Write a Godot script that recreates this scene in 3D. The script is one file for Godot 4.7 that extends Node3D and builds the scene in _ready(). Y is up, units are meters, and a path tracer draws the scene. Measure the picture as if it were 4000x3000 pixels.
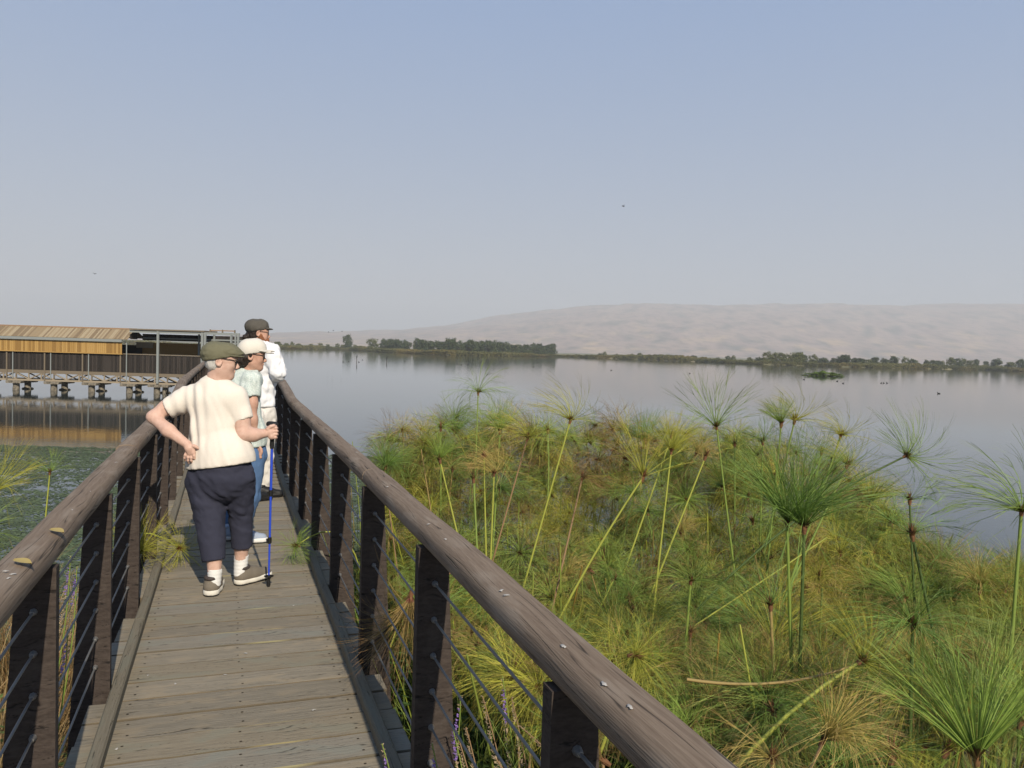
extends Node3D
# A boardwalk over a lake with papyrus, three walkers, a covered bird hide on piles, far shore and hazy hills.
# Metres, y up. The deck is y = 0, the lake y = WATER. The camera stands at x = z = 0 and looks along -z.

const F := 3140.0            # focal length in pixels of the 4000 x 3000 photograph
const EYE := 1.55
const WATER := -1.25
const ALPHA := 0.34034       # the boardwalk runs 19.5 degrees left of the lens axis
var cam_b: Basis
var taken := {}
var walk_t: Transform3D
var M := {}

# ---------------------------------------------------------------- mesh builder
class MB:
	var v := PackedVector3Array()
	var n := PackedVector3Array()
	var uv := PackedVector2Array()
	var col := PackedColorArray()
	var idx := PackedInt32Array()
	var tint := Color(1, 1, 1)
	func vert(p: Vector3, nn: Vector3, u := Vector2.ZERO) -> int:
		v.append(p); n.append(nn); uv.append(u); col.append(tint)
		return v.size() - 1
	func tri(a: int, b: int, c: int) -> void:      # counter-clockwise seen from outside; stored clockwise
		idx.append(a); idx.append(c); idx.append(b)
	func quad(a: int, b: int, c: int, d: int) -> void:
		tri(a, b, c); tri(a, c, d)
	func face(pts: PackedVector3Array, out: Vector3, us := 1.0) -> void:   # flat convex polygon
		var nn := (pts[1] - pts[0]).cross(pts[2] - pts[0]).normalized()
		var flip := nn.dot(out) < 0.0
		if flip: nn = -nn
		var t := (pts[1] - pts[0]).normalized()
		var b := nn.cross(t)
		var i0 := v.size()
		for p in pts: vert(p, nn, Vector2((p - pts[0]).dot(t), (p - pts[0]).dot(b)) * us)
		for i in range(1, pts.size() - 1):
			if flip: tri(i0, i0 + i + 1, i0 + i)
			else: tri(i0, i0 + i, i0 + i + 1)
	func box(lo: Vector3, hi: Vector3) -> void:
		var c := [Vector3(lo.x, lo.y, lo.z), Vector3(hi.x, lo.y, lo.z), Vector3(hi.x, hi.y, lo.z), Vector3(lo.x, hi.y, lo.z), Vector3(lo.x, lo.y, hi.z), Vector3(hi.x, lo.y, hi.z), Vector3(hi.x, hi.y, hi.z), Vector3(lo.x, hi.y, hi.z)]
		for q in [[0, 1, 2, 3, Vector3(0, 0, -1)], [4, 5, 6, 7, Vector3(0, 0, 1)], [0, 4, 7, 3, Vector3(-1, 0, 0)], [1, 5, 6, 2, Vector3(1, 0, 0)], [3, 2, 6, 7, Vector3(0, 1, 0)], [0, 1, 5, 4, Vector3(0, -1, 0)]]:
			face(PackedVector3Array([c[q[0]], c[q[1]], c[q[2]], c[q[3]]]), q[4])
	# profile (counter-clockwise, x/y) carried along frames that advance along their own z
	func sweep(prof: PackedVector2Array, frames: Array, smooth := false, caps := true, off := Vector2.ZERO, tints = null) -> void:
		var m := prof.size()
		var per := PackedFloat32Array([0.0])
		for i in m: per.append(per[i] + prof[i].distance_to(prof[(i + 1) % m]))
		var run := 0.0
		var en := []
		for i in m:
			var e := prof[(i + 1) % m] - prof[i]
			en.append(Vector2(e.y, -e.x).normalized())
		var rings := []
		for fi in frames.size():
			var f: Transform3D = frames[fi]
			if fi: run += f.origin.distance_to(frames[fi - 1].origin)
			var ring := []
			for i in m:
				var a := prof[i]
				var b := prof[(i + 1) % m]
				if tints: tint = tints.call(fi, i)
				var na: Vector2 = (en[i] + en[(i + m - 1) % m]).normalized() if smooth else en[i]
				var nb: Vector2 = (en[i] + en[(i + 1) % m]).normalized() if smooth else en[i]
				var ia := vert(f * Vector3(a.x, a.y, 0), (f.basis * Vector3(na.x, na.y, 0)).normalized(), off + Vector2(run, per[i]))
				var ib := vert(f * Vector3(b.x, b.y, 0), (f.basis * Vector3(nb.x, nb.y, 0)).normalized(), off + Vector2(run, per[i + 1]))
				ring.append([ia, ib])
			rings.append(ring)
		for fi in frames.size() - 1:
			for i in m:
				quad(rings[fi][i][0], rings[fi][i][1], rings[fi + 1][i][1], rings[fi + 1][i][0])
		if caps:
			for e in [0, frames.size() - 1]:
				var f: Transform3D = frames[e]
				var pts := PackedVector3Array()
				for p in prof: pts.append(f * Vector3(p.x, p.y, 0))
				face(pts, f.basis.z * (-1.0 if e == 0 else 1.0))
	func tube(pts: PackedVector3Array, rad: PackedFloat32Array, sides := 6, caps := true) -> void:
		var u := Vector3.ZERO
		var rings := []
		var run := 0.0
		for i in pts.size():
			var t := (pts[mini(i + 1, pts.size() - 1)] - pts[maxi(i - 1, 0)]).normalized()
			if i == 0:
				u = t.cross(Vector3(0, 1, 0) if absf(t.y) < 0.9 else Vector3(1, 0, 0)).normalized()
			else:
				run += pts[i].distance_to(pts[i - 1])
				u = (u - t * u.dot(t)).normalized()
			var w := t.cross(u)
			var ring := PackedInt32Array()
			for k in sides + 1:
				var a := TAU * k / sides
				var d := u * cos(a) + w * sin(a)
				ring.append(vert(pts[i] + d * rad[i], d, Vector2(run, float(k) / sides)))
			rings.append(ring)
		for i in pts.size() - 1:
			for k in sides: quad(rings[i][k], rings[i][k + 1], rings[i + 1][k + 1], rings[i + 1][k])
		if caps:
			for e in [0, pts.size() - 1]:
				var t2 := (pts[1] - pts[0]).normalized() * -1.0 if e == 0 else (pts[-1] - pts[-2]).normalized()
				var c := vert(pts[e], t2)
				var ring2: PackedInt32Array = rings[e]
				var cap := PackedInt32Array()
				for k in sides + 1: cap.append(vert(v[ring2[k]], t2))
				for k in sides:
					if e == 0: tri(c, cap[k + 1], cap[k])
					else: tri(c, cap[k], cap[k + 1])
	func ribbon(pts: PackedVector3Array, w0: float, w1: float, side: Vector3, c0: Color, c1: Color) -> void:
		var last := -1
		for i in pts.size():
			var f := float(i) / (pts.size() - 1)
			var t := (pts[mini(i + 1, pts.size() - 1)] - pts[maxi(i - 1, 0)]).normalized()
			var s := (side - t * side.dot(t)).normalized()
			var nn := t.cross(s)
			tint = c0.lerp(c1, f)
			var w := lerpf(w0, w1, f) * 0.5
			var a := vert(pts[i] - s * w, nn)
			vert(pts[i] + s * w, nn)
			if last >= 0: quad(last, a, a + 1, last + 1)
			last = a
	func mesh(m: Material = null) -> ArrayMesh:
		var arr := []
		arr.resize(Mesh.ARRAY_MAX)
		arr[Mesh.ARRAY_VERTEX] = v
		arr[Mesh.ARRAY_NORMAL] = n
		arr[Mesh.ARRAY_TEX_UV] = uv
		arr[Mesh.ARRAY_COLOR] = col
		arr[Mesh.ARRAY_INDEX] = idx
		var am := ArrayMesh.new()
		am.add_surface_from_arrays(Mesh.PRIMITIVE_TRIANGLES, arr)
		if m: am.surface_set_material(0, m)
		return am

# ---------------------------------------------------------------- rounded bodies: tapered capsules joined smoothly, meshed as surface nets
# a primitive is [a, b, radius at a, radius at b, flat (thickness along nf, 1 = round), cut (flat end at b)]
func blend_mesh(mb: MB, prims: Array, k: float, cell: float, nf: Vector3, clips := [], disp = null, amp := 0.0) -> void:
	var n := prims.size()
	var lo := Vector3(1e9, 1e9, 1e9)
	var hi := -lo
	for p in prims:
		var r: float = maxf(p[2], p[3]) + cell * 2 + amp
		for q in [p[0], p[1]]:
			lo = lo.min(q - Vector3(r, r, r)); hi = hi.max(q + Vector3(r, r, r))
	var bx := int(ceil((hi.x - lo.x) / cell / 4)) + 1
	var by := int(ceil((hi.y - lo.y) / cell / 4)) + 1
	var bz := int(ceil((hi.z - lo.z) / cell / 4)) + 1
	var nx := bx * 4 + 1
	var ny := by * 4 + 1
	var nz := bz * 4 + 1
	var vals := PackedFloat32Array(); vals.resize(nx * ny * nz); vals.fill(1e6)
	var cv := PackedInt32Array(); cv.resize(nx * ny * nz); cv.fill(-1)
	var A := PackedVector3Array(); var AB := PackedVector3Array(); var L2 := PackedFloat32Array(); var LN := PackedFloat32Array()
	var RA := PackedFloat32Array(); var RD := PackedFloat32Array(); var FL := PackedFloat32Array(); var CU := PackedByteArray()
	var tight := 1.0
	for p in prims:
		A.append(p[0]); AB.append(p[1] - p[0]); L2.append(maxf((p[1] - p[0]).length_squared(), 1e-9)); LN.append((p[1] - p[0]).length())
		RA.append(p[2]); RD.append(p[3] - p[2])
		var fl: float = p[4] if p.size() > 4 else 1.0
		FL.append(1.0 / fl - 1.0); tight = maxf(tight, 1.0 / fl)
		CU.append(1 if p.size() > 5 and p[5] else 0)
	var R := cell * 4 * 0.87 * tight
	var blocks := []
	var ds := PackedFloat32Array(); ds.resize(n)
	for z in bz:
		for y in by:
			for x in bx:
				var c := lo + Vector3(x * 4 + 2, y * 4 + 2, z * 4 + 2) * cell
				var dm := 1e9
				for i in n:
					var q := c - A[i]
					q += nf * (q.dot(nf) * FL[i])
					var t := clampf(q.dot(AB[i]) / L2[i], 0.0, 1.0)
					ds[i] = (q - AB[i] * t).length() - RA[i] - RD[i] * t
					dm = minf(dm, ds[i])
				if dm > R + k * 0.5 + amp: continue
				var sub := PackedInt32Array()
				for i in n:
					if ds[i] < dm + 2 * R + k: sub.append(i)
				blocks.append(Vector3i(x * 4, y * 4, z * 4))
				for kk in 5:
					for jj in 5:
						for ii in 5:
							var id := (x * 4 + ii) + nx * ((y * 4 + jj) + ny * (z * 4 + kk))
							if vals[id] < 9e5: continue
							var p := lo + Vector3(x * 4 + ii, y * 4 + jj, z * 4 + kk) * cell
							var d := 1e3
							for i in sub:
								var q := p - A[i]
								q += nf * (q.dot(nf) * FL[i])
								var tr := q.dot(AB[i]) / L2[i]
								var t := clampf(tr, 0.0, 1.0)
								var e := (q - AB[i] * t).length() - RA[i] - RD[i] * t
								if CU[i]: e = maxf(e, (tr - 1.0) * LN[i])
								var h := maxf(k - absf(d - e), 0.0) / k
								d = minf(d, e) - h * h * k * 0.25
							if amp > 0.0 and absf(d) < cell * 5: d += disp.call(p)
							for cl in clips: d = maxf(d, (p - cl[0]).dot(cl[1]))
							vals[id] = d
	var first := mb.v.size()
	var off := [0, 1, nx, nx + 1, nx * ny, nx * ny + 1, nx * ny + nx, nx * ny + nx + 1]
	var cells := []
	for b in blocks:
		for kk in 4:
			for jj in 4:
				for ii in 4:
					var id: int = (b.x + ii) + nx * ((b.y + jj) + ny * (b.z + kk))
					var inside := 0
					for c in 8:
						if vals[id + off[c]] < 0.0: inside += 1
					if inside == 0 or inside == 8: continue
					var s := Vector3.ZERO
					var cnt := 0
					for a in 8:
						for ax in 3:
							if a & (1 << ax): continue
							var o := a | (1 << ax)
							var va := vals[id + off[a]]
							var vb := vals[id + off[o]]
							if (va < 0.0) == (vb < 0.0): continue
							var t := va / (va - vb)
							var p := Vector3(a & 1, (a >> 1) & 1, (a >> 2) & 1)
							p[ax] += t
							s += p; cnt += 1
					cv[id] = mb.vert(lo + (Vector3(b.x + ii, b.y + jj, b.z + kk) + s / cnt) * cell, Vector3.ZERO)
					cells.append(id)
	var st := [1, nx, nx * ny]
	for id in cells:
		for ax in 3:
			var va := vals[id]
			var vb := vals[id + st[ax]]
			if (va < 0.0) == (vb < 0.0): continue
			var s1: int = st[(ax + 1) % 3]
			var s2: int = st[(ax + 2) % 3]
			if id - s1 - s2 < 0: continue
			var q := [cv[id - s1 - s2], cv[id - s2], cv[id], cv[id - s1]]
			if q.min() < 0: continue
			if va > vb: q.reverse()
			mb.quad(q[0], q[1], q[2], q[3])
			var nn := (mb.v[q[2]] - mb.v[q[0]]).cross(mb.v[q[3]] - mb.v[q[1]])
			for w in q: mb.n[w] += nn
	for i in range(first, mb.v.size()): mb.n[i] = mb.n[i].normalized()

# ---------------------------------------------------------------- nodes
func numbered(called: String) -> String:
	taken[called] = taken.get(called, 0) + 1
	return called if taken[called] == 1 else "%s_%03d" % [called, taken[called] - 1]
func tag(o: Node3D, label: String, category: String, group := "", kind := "") -> Node3D:
	if label: o.set_meta("label", label)
	if category: o.set_meta("category", category)
	if group: o.set_meta("group", group)
	if kind: o.set_meta("kind", kind)
	return o
func thing(called: String, label: String, category: String, at := Vector3.ZERO, group := "", kind := "") -> Node3D:
	var o := Node3D.new()
	o.name = numbered(called)
	add_child(o)
	o.position = at
	return tag(o, label, category, group, kind)
func part(called: String, m: Mesh, mat: Material, parent: Node, t := Transform3D()) -> MeshInstance3D:
	var o := MeshInstance3D.new()
	o.name = numbered(called) if parent == self else called
	o.mesh = m
	o.material_override = mat
	o.transform = t
	parent.add_child(o, true)
	return o

# ---------------------------------------------------------------- places from pixels of the photograph
func ray(px: float, py: float) -> Vector3:
	return cam_b * Vector3((px - 2000.0) / F, (1500.0 - py) / F, -1.0)
func at_depth(px: float, py: float, z: float) -> Vector3:
	return Vector3(0, EYE, 0) + ray(px, py) * z
func on_plane(px: float, py: float, y: float) -> Vector3:
	var r := ray(px, py)
	return Vector3(0, EYE, 0) + r * ((y - EYE) / r.y)
func rise(d: float) -> float:       # the deck climbs a little before it reaches the hide
	return 0.12 * smoothstep(8.9, 11.2, d)

# ---------------------------------------------------------------- materials
func lin(r: float, g: float, b: float) -> Color:
	return Color(r, g, b).linear_to_srgb()
func mat(c: Color, rough := 0.8, called := "") -> StandardMaterial3D:
	var m := StandardMaterial3D.new()
	m.albedo_color = c
	m.roughness = rough
	m.metallic_specular = 0.35
	m.resource_name = called
	return m
func noise(seed_: int, freq: float, octaves := 4) -> FastNoiseLite:
	var f := FastNoiseLite.new()
	f.seed = seed_; f.frequency = freq; f.fractal_octaves = octaves
	f.noise_type = FastNoiseLite.TYPE_SIMPLEX_SMOOTH
	return f
# weathered wood: grain along u, with cracks, dirt and pale worn streaks; tiles along u; returns [colour, relief]
func wood_maps(seed_: int, a: Color, b: Color, c: Color, crack: float, worn: float, w := 512, h := 256) -> Array:
	var n1 := noise(seed_, 1.0, 3); var n2 := noise(seed_ + 7, 1.0, 4); var n3 := noise(seed_ + 13, 1.0, 2)
	var img := PackedByteArray(); img.resize(w * h * 3)
	var hgt := PackedByteArray(); hgt.resize(w * h)
	for y in h:
		var vv := float(y) / h
		for x in w:
			var u := float(x) / w * 4.0
			var s := wood_at(n1, n2, n3, u, vv, crack)
			var edge := smoothstep(0.8, 1.0, float(x) / w)
			if edge > 0.0: s = s.lerp(wood_at(n1, n2, n3, u - 4.0, vv, crack), edge)
			var col := a.lerp(b, s.x).lerp(c, clampf(s.y * worn, 0.0, 1.0)) * (1.0 - 0.75 * s.z)
			var q := col.linear_to_srgb()
			var i := (y * w + x) * 3
			img[i] = int(clampf(q.r, 0, 1) * 255); img[i + 1] = int(clampf(q.g, 0, 1) * 255); img[i + 2] = int(clampf(q.b, 0, 1) * 255)
			hgt[y * w + x] = int(clampf(0.35 + s.x * 0.4 - s.z * 0.5, 0.0, 1.0) * 255)
	return [ImageTexture.create_from_image(Image.create_from_data(w, h, false, Image.FORMAT_RGB8, img)), ImageTexture.create_from_image(Image.create_from_data(w, h, false, Image.FORMAT_L8, hgt))]
func wood_at(n1: FastNoiseLite, n2: FastNoiseLite, n3: FastNoiseLite, u: float, vv: float, crack: float) -> Vector3:
	var bend := n3.get_noise_2d(u * 0.7, vv * 2.0)
	var g := n1.get_noise_2d(u * 0.7, vv * 38.0 + bend * 0.9)
	var fine := n2.get_noise_2d(u * 5.0, vv * 120.0)
	var blot := n2.get_noise_2d(u * 1.3 + 40.0, vv * 5.0)
	var ck := 0.0
	if crack > 0.0:
		var cr := 1.0 - absf(n1.get_noise_2d(u * 0.3 + 90.0, vv * 13.0 + bend * 0.35))
		ck = smoothstep(1.0 - 0.055 * crack, 1.0, cr) * smoothstep(-0.1, 0.15, n3.get_noise_2d(u * 0.8 + 7.0, vv * 9.0 + 30.0))
	return Vector3(clampf(0.5 + g * 0.5 + fine * 0.5, 0.0, 1.0), smoothstep(0.0, 0.5, blot), ck)
func wood(maps: Array, scale: Vector2, tone: Color, relief: float, called: String) -> StandardMaterial3D:
	var m := mat(tone, 0.85, called)
	m.albedo_texture = maps[0]
	m.uv1_scale = Vector3(scale.x, scale.y, 1)
	m.vertex_color_use_as_albedo = true
	m.heightmap_enabled = true
	m.heightmap_texture = maps[1]
	m.heightmap_scale = relief
	return m
# mottled colour on any shape, no texture coordinates needed
func mottle(seed_: int, cols: Array, freq: float, size: float, rough: float, called: String, relief := 0.0, octaves := 4) -> StandardMaterial3D:
	var g := Gradient.new()
	var offs := PackedFloat32Array(); var cs := PackedColorArray()
	for i in cols.size():
		offs.append(float(i) / (cols.size() - 1)); cs.append((cols[i] as Color).linear_to_srgb())
	g.offsets = offs; g.colors = cs
	var t := NoiseTexture2D.new()
	t.width = 256; t.height = 256; t.seamless = true
	t.noise = noise(seed_, freq, octaves); t.color_ramp = g
	var m := mat(Color.WHITE, rough, called)
	m.albedo_texture = t
	m.uv1_triplanar = true
	m.uv1_scale = Vector3.ONE / size
	if relief > 0.0:
		var hm := NoiseTexture2D.new()
		hm.width = 256; hm.height = 256; hm.seamless = true
		hm.noise = noise(seed_ + 3, freq * 2.0, octaves)
		m.heightmap_enabled = true; m.heightmap_texture = hm; m.heightmap_scale = relief
	return m
func leafy(c: Color, called: String) -> StandardMaterial3D:     # tint over vertex colours, some light passes through
	var m := mat(c, 0.6, called)
	m.vertex_color_use_as_albedo = true
	m.backlight_enabled = true
	m.backlight = lin(0.22, 0.3, 0.1)
	return m

func _ready() -> void:
	# camera
	var cam := Camera3D.new()
	cam.name = "camera"
	cam.position = Vector3(0, EYE, 0)
	cam.rotation = Vector3(deg_to_rad(-2.39), 0, deg_to_rad(1.72))
	cam.fov = rad_to_deg(2.0 * atan(1500.0 / F))
	cam.near = 0.05
	cam.far = 20000.0
	add_child(cam)
	cam.current = true
	cam_b = cam.basis
	walk_t = Transform3D(Basis(Vector3.UP, ALPHA), Vector3.ZERO)
	# sky, haze, exposure
	var sm := ProceduralSkyMaterial.new()
	sm.sky_top_color = lin(0.150, 0.255, 0.47)
	sm.sky_horizon_color = lin(0.425, 0.455, 0.475)
	sm.sky_curve = 0.19
	sm.ground_bottom_color = lin(0.15, 0.16, 0.15)
	sm.ground_horizon_color = lin(0.37, 0.385, 0.42)
	sm.sun_angle_max = 1.0
	sm.sun_curve = 0.02
	var sky := Sky.new()
	sky.sky_material = sm
	var env := Environment.new()
	env.background_mode = Environment.BG_SKY
	env.sky = sky
	env.tonemap_mode = Environment.TONE_MAPPER_LINEAR
	env.tonemap_exposure = 1.3
	env.fog_enabled = true
	env.fog_density = 0.00034
	env.fog_light_color = lin(0.765, 0.785, 0.795)
	env.sdfgi_enabled = true
	env.ssao_enabled = true
	env.ssil_enabled = true
	var we := WorldEnvironment.new()
	we.name = "environment"
	we.environment = env
	add_child(we)
	# the sun stands behind the camera, a little to the right of the boardwalk's line, about 35 degrees high
	var sun := DirectionalLight3D.new()
	sun.name = "sun"
	sun.light_energy = 1.6
	sun.light_color = Color(1.0, 0.955, 0.88)
	sun.light_angular_distance = 0.5
	sun.shadow_enabled = true
	add_child(sun)
	sun.look_at_from_position(Vector3.ZERO, walk_t.basis * Vector3(-0.085, -1.0, -1.4), Vector3.UP)
	make_materials()
	build_water_and_land()
	build_hills()
	build_far_shore()
	build_hide()
	build_boardwalk()
	build_railings()
	build_people()
	build_papyrus()
	build_undergrowth()
	build_small_things()

func make_materials() -> void:
	var g := lin(1, 1, 1)
	var deck := wood_maps(11, Color(0.152, 0.132, 0.0976), Color(0.244, 0.21, 0.156), Color(0.275, 0.22, 0.146), 0.6, 0.5)
	var deck2 := wood_maps(23, Color(0.152, 0.134, 0.104), Color(0.226, 0.201, 0.156), Color(0.183, 0.183, 0.149), 0.5, 0.6)
	M.plank = [wood(deck, Vector2(0.6, 1.7), g, 0.25, "plank"), wood(deck2, Vector2(0.6, 1.7), g, 0.25, "plank_grey"), wood(deck, Vector2(0.6, 1.7), lin(0.86, 0.86, 0.86), 0.25, "plank_dull"), wood(deck2, Vector2(0.6, 1.7), lin(1, 0.95, 0.86), 0.25, "plank_warm")]
	var rail := wood_maps(37, Color(0.124, 0.0892, 0.0628), Color(0.207, 0.157, 0.113), Color(0.248, 0.204, 0.158), 1.2, 0.5, 1024, 512)
	M.rail = wood(rail, Vector2(0.45, 1.9), g, 0.22, "handrail_wood")
	var post := wood_maps(41, Color(0.0273, 0.0199, 0.0163), Color(0.0588, 0.0451, 0.0368), Color(0.0693, 0.0556, 0.0462), 1.0, 0.4)
	M.post = wood(post, Vector2(2.0, 1.5), g, 0.25, "post_wood")
	M.kerb = wood(deck2, Vector2(0.5, 3.0), lin(0.72, 0.70, 0.64), 0.3, "kerb_wood")
	M.steel = mat(lin(0.19, 0.185, 0.175), 0.5, "steel"); M.steel.metallic = 0.5
	M.bolt = mat(lin(0.32, 0.31, 0.29), 0.5, "ferrule"); M.bolt.metallic = 0.7
	# hide
	M.roof = [mat(lin(0.235, 0.178, 0.108), 0.85, "roof_board"), mat(lin(0.29, 0.232, 0.15), 0.85, "roof_board_pale"), mat(lin(0.175, 0.128, 0.078), 0.85, "roof_board_dark")]
	M.fascia = [mat(lin(0.306, 0.183, 0.0553), 0.7, "shutter_board"), mat(lin(0.357, 0.221, 0.0723), 0.7, "shutter_board_pale"), mat(lin(0.23, 0.132, 0.0382), 0.7, "shutter_board_dark")]
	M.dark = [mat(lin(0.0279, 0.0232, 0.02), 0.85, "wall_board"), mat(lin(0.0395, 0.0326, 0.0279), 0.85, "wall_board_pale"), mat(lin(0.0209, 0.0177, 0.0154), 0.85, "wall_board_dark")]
	M.frame = mat(lin(0.208, 0.224, 0.216), 0.5, "painted_steel")
	M.beam = mat(lin(0.151, 0.122, 0.0864), 0.85, "floor_beam")
	M.brace = mat(lin(0.255, 0.21, 0.15), 0.85, "brace_wood")
	M.concrete = mottle(5, [Color(0.056, 0.0504, 0.0392), Color(0.168, 0.146, 0.112), Color(0.235, 0.207, 0.162)], 0.02, 0.8, 0.9, "pile_concrete", 1.0)
	M.trim = mat(lin(0.255, 0.165, 0.0975), 0.8, "ridge_board")
	# cloth, skin
	M.skin_pale = mottle(61, [Color(0.43, 0.258, 0.194), Color(0.49, 0.318, 0.249), Color(0.533, 0.37, 0.292)], 0.03, 0.25, 0.55, "skin_pale", 0.05)
	M.skin = mottle(62, [Color(0.37, 0.206, 0.146), Color(0.43, 0.249, 0.181), Color(0.464, 0.292, 0.215)], 0.03, 0.25, 0.55, "skin", 0.05)
	M.tee = mottle(63, [Color(0.585, 0.53, 0.46), Color(0.62, 0.57, 0.50)], 0.05, 0.2, 0.9, "cream_jersey", 0.05)
	M.navy = mottle(64, [Color(0.022, 0.023, 0.038), Color(0.034, 0.036, 0.056)], 0.08, 0.12, 0.9, "navy_cloth", 0.08)
	M.olive = mottle(65, [Color(0.105, 0.10, 0.062), Color(0.15, 0.142, 0.09)], 0.1, 0.1, 0.9, "olive_tweed", 0.08)
	M.charcoal = mottle(66, [Color(0.055, 0.05, 0.042), Color(0.10, 0.09, 0.075)], 0.1, 0.1, 0.9, "charcoal_tweed", 0.1)
	M.white_cloth = mottle(67, [Color(0.63, 0.63, 0.639), Color(0.684, 0.684, 0.693)], 0.05, 0.2, 0.9, "white_cotton", 0.05)
	M.offwhite = mottle(68, [Color(0.51, 0.484, 0.451), Color(0.578, 0.552, 0.51)], 0.05, 0.2, 0.9, "off_white_cotton", 0.08)
	M.print = mottle(69, [Color(0.295, 0.377, 0.344), Color(0.41, 0.476, 0.435), Color(0.541, 0.574, 0.541), Color(0.59, 0.607, 0.574)], 0.06, 0.22, 0.9, "printed_cotton", 0.05, 2)
	M.cream = mat(lin(0.541, 0.508, 0.443), 0.85, "cream_canvas")
	M.jeans = mottle(70, [Color(0.05, 0.10, 0.20), Color(0.09, 0.155, 0.28)], 0.08, 0.12, 0.9, "denim", 0.06)
	M.sock = mat(lin(0.612, 0.603, 0.578), 0.9, "white_sock")
	M.shoe = mottle(71, [Color(0.102, 0.085, 0.0638), Color(0.187, 0.162, 0.128)], 0.1, 0.1, 0.85, "shoe_suede", 0.05)
	M.shoe_dark = mat(lin(0.05, 0.04, 0.036), 0.7, "shoe_collar")
	M.shoe_blue = mat(lin(0.25, 0.29, 0.36), 0.8, "shoe_mesh")
	M.black = mat(lin(0.012, 0.012, 0.012), 0.5, "black_rubber")
	M.sole = mat(lin(0.56, 0.53, 0.46), 0.8, "shoe_sole")
	M.hair_white = mottle(72, [Color(0.384, 0.368, 0.336), Color(0.544, 0.528, 0.496)], 0.12, 0.05, 0.6, "white_hair", 0.1)
	M.hair_dark = mottle(73, [Color(0.014, 0.010, 0.008), Color(0.035, 0.024, 0.018)], 0.12, 0.05, 0.5, "dark_hair", 0.1)
	M.beard = mottle(74, [Color(0.12, 0.042, 0.018), Color(0.26, 0.11, 0.05)], 0.15, 0.05, 0.7, "red_beard", 0.15)
	M.glass_dark = mat(lin(0.012, 0.010, 0.012), 0.12, "dark_lens")
	M.pole_blue = mat(lin(0.008, 0.045, 0.42), 0.25, "blue_lacquer"); M.pole_blue.clearcoat_enabled = true
	# plants
	M.umbel = [leafy(lin(0.92, 1.0, 0.9), "umbel_green"), leafy(lin(1.5, 1.12, 0.8), "umbel_yellow_green"), leafy(lin(0.66, 0.82, 0.85), "umbel_deep_green"), leafy(lin(1.75, 1.02, 1.5), "umbel_straw"), leafy(lin(1.05, 0.55, 0.95), "umbel_brown")]
	M.stem = [mat(lin(0.155, 0.21, 0.040), 0.5, "stem_green"), mat(lin(0.27, 0.285, 0.05), 0.5, "stem_yellow_green"), mat(lin(0.055, 0.085, 0.02), 0.5, "stem_dark"), mat(lin(0.25, 0.18, 0.065), 0.6, "stem_amber"), mat(lin(0.22, 0.14, 0.07), 0.7, "stem_brown")]
	M.bract = mat(lin(0.13, 0.060, 0.026), 0.8, "bract")
	M.leaf_mix = leafy(Color.WHITE, "mixed_foliage")
	M.flower = mat(lin(0.24, 0.15, 0.38), 0.7, "violet_petals")
	M.seed = mat(lin(0.34, 0.25, 0.15), 0.85, "seed_spike")
	M.bark = mat(lin(0.10, 0.08, 0.06), 0.9, "bark")
	M.bird = mat(lin(0.02, 0.018, 0.017), 0.7, "dark_feathers")
	M.egret = mat(lin(0.75, 0.75, 0.72), 0.7, "white_feathers")

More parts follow.
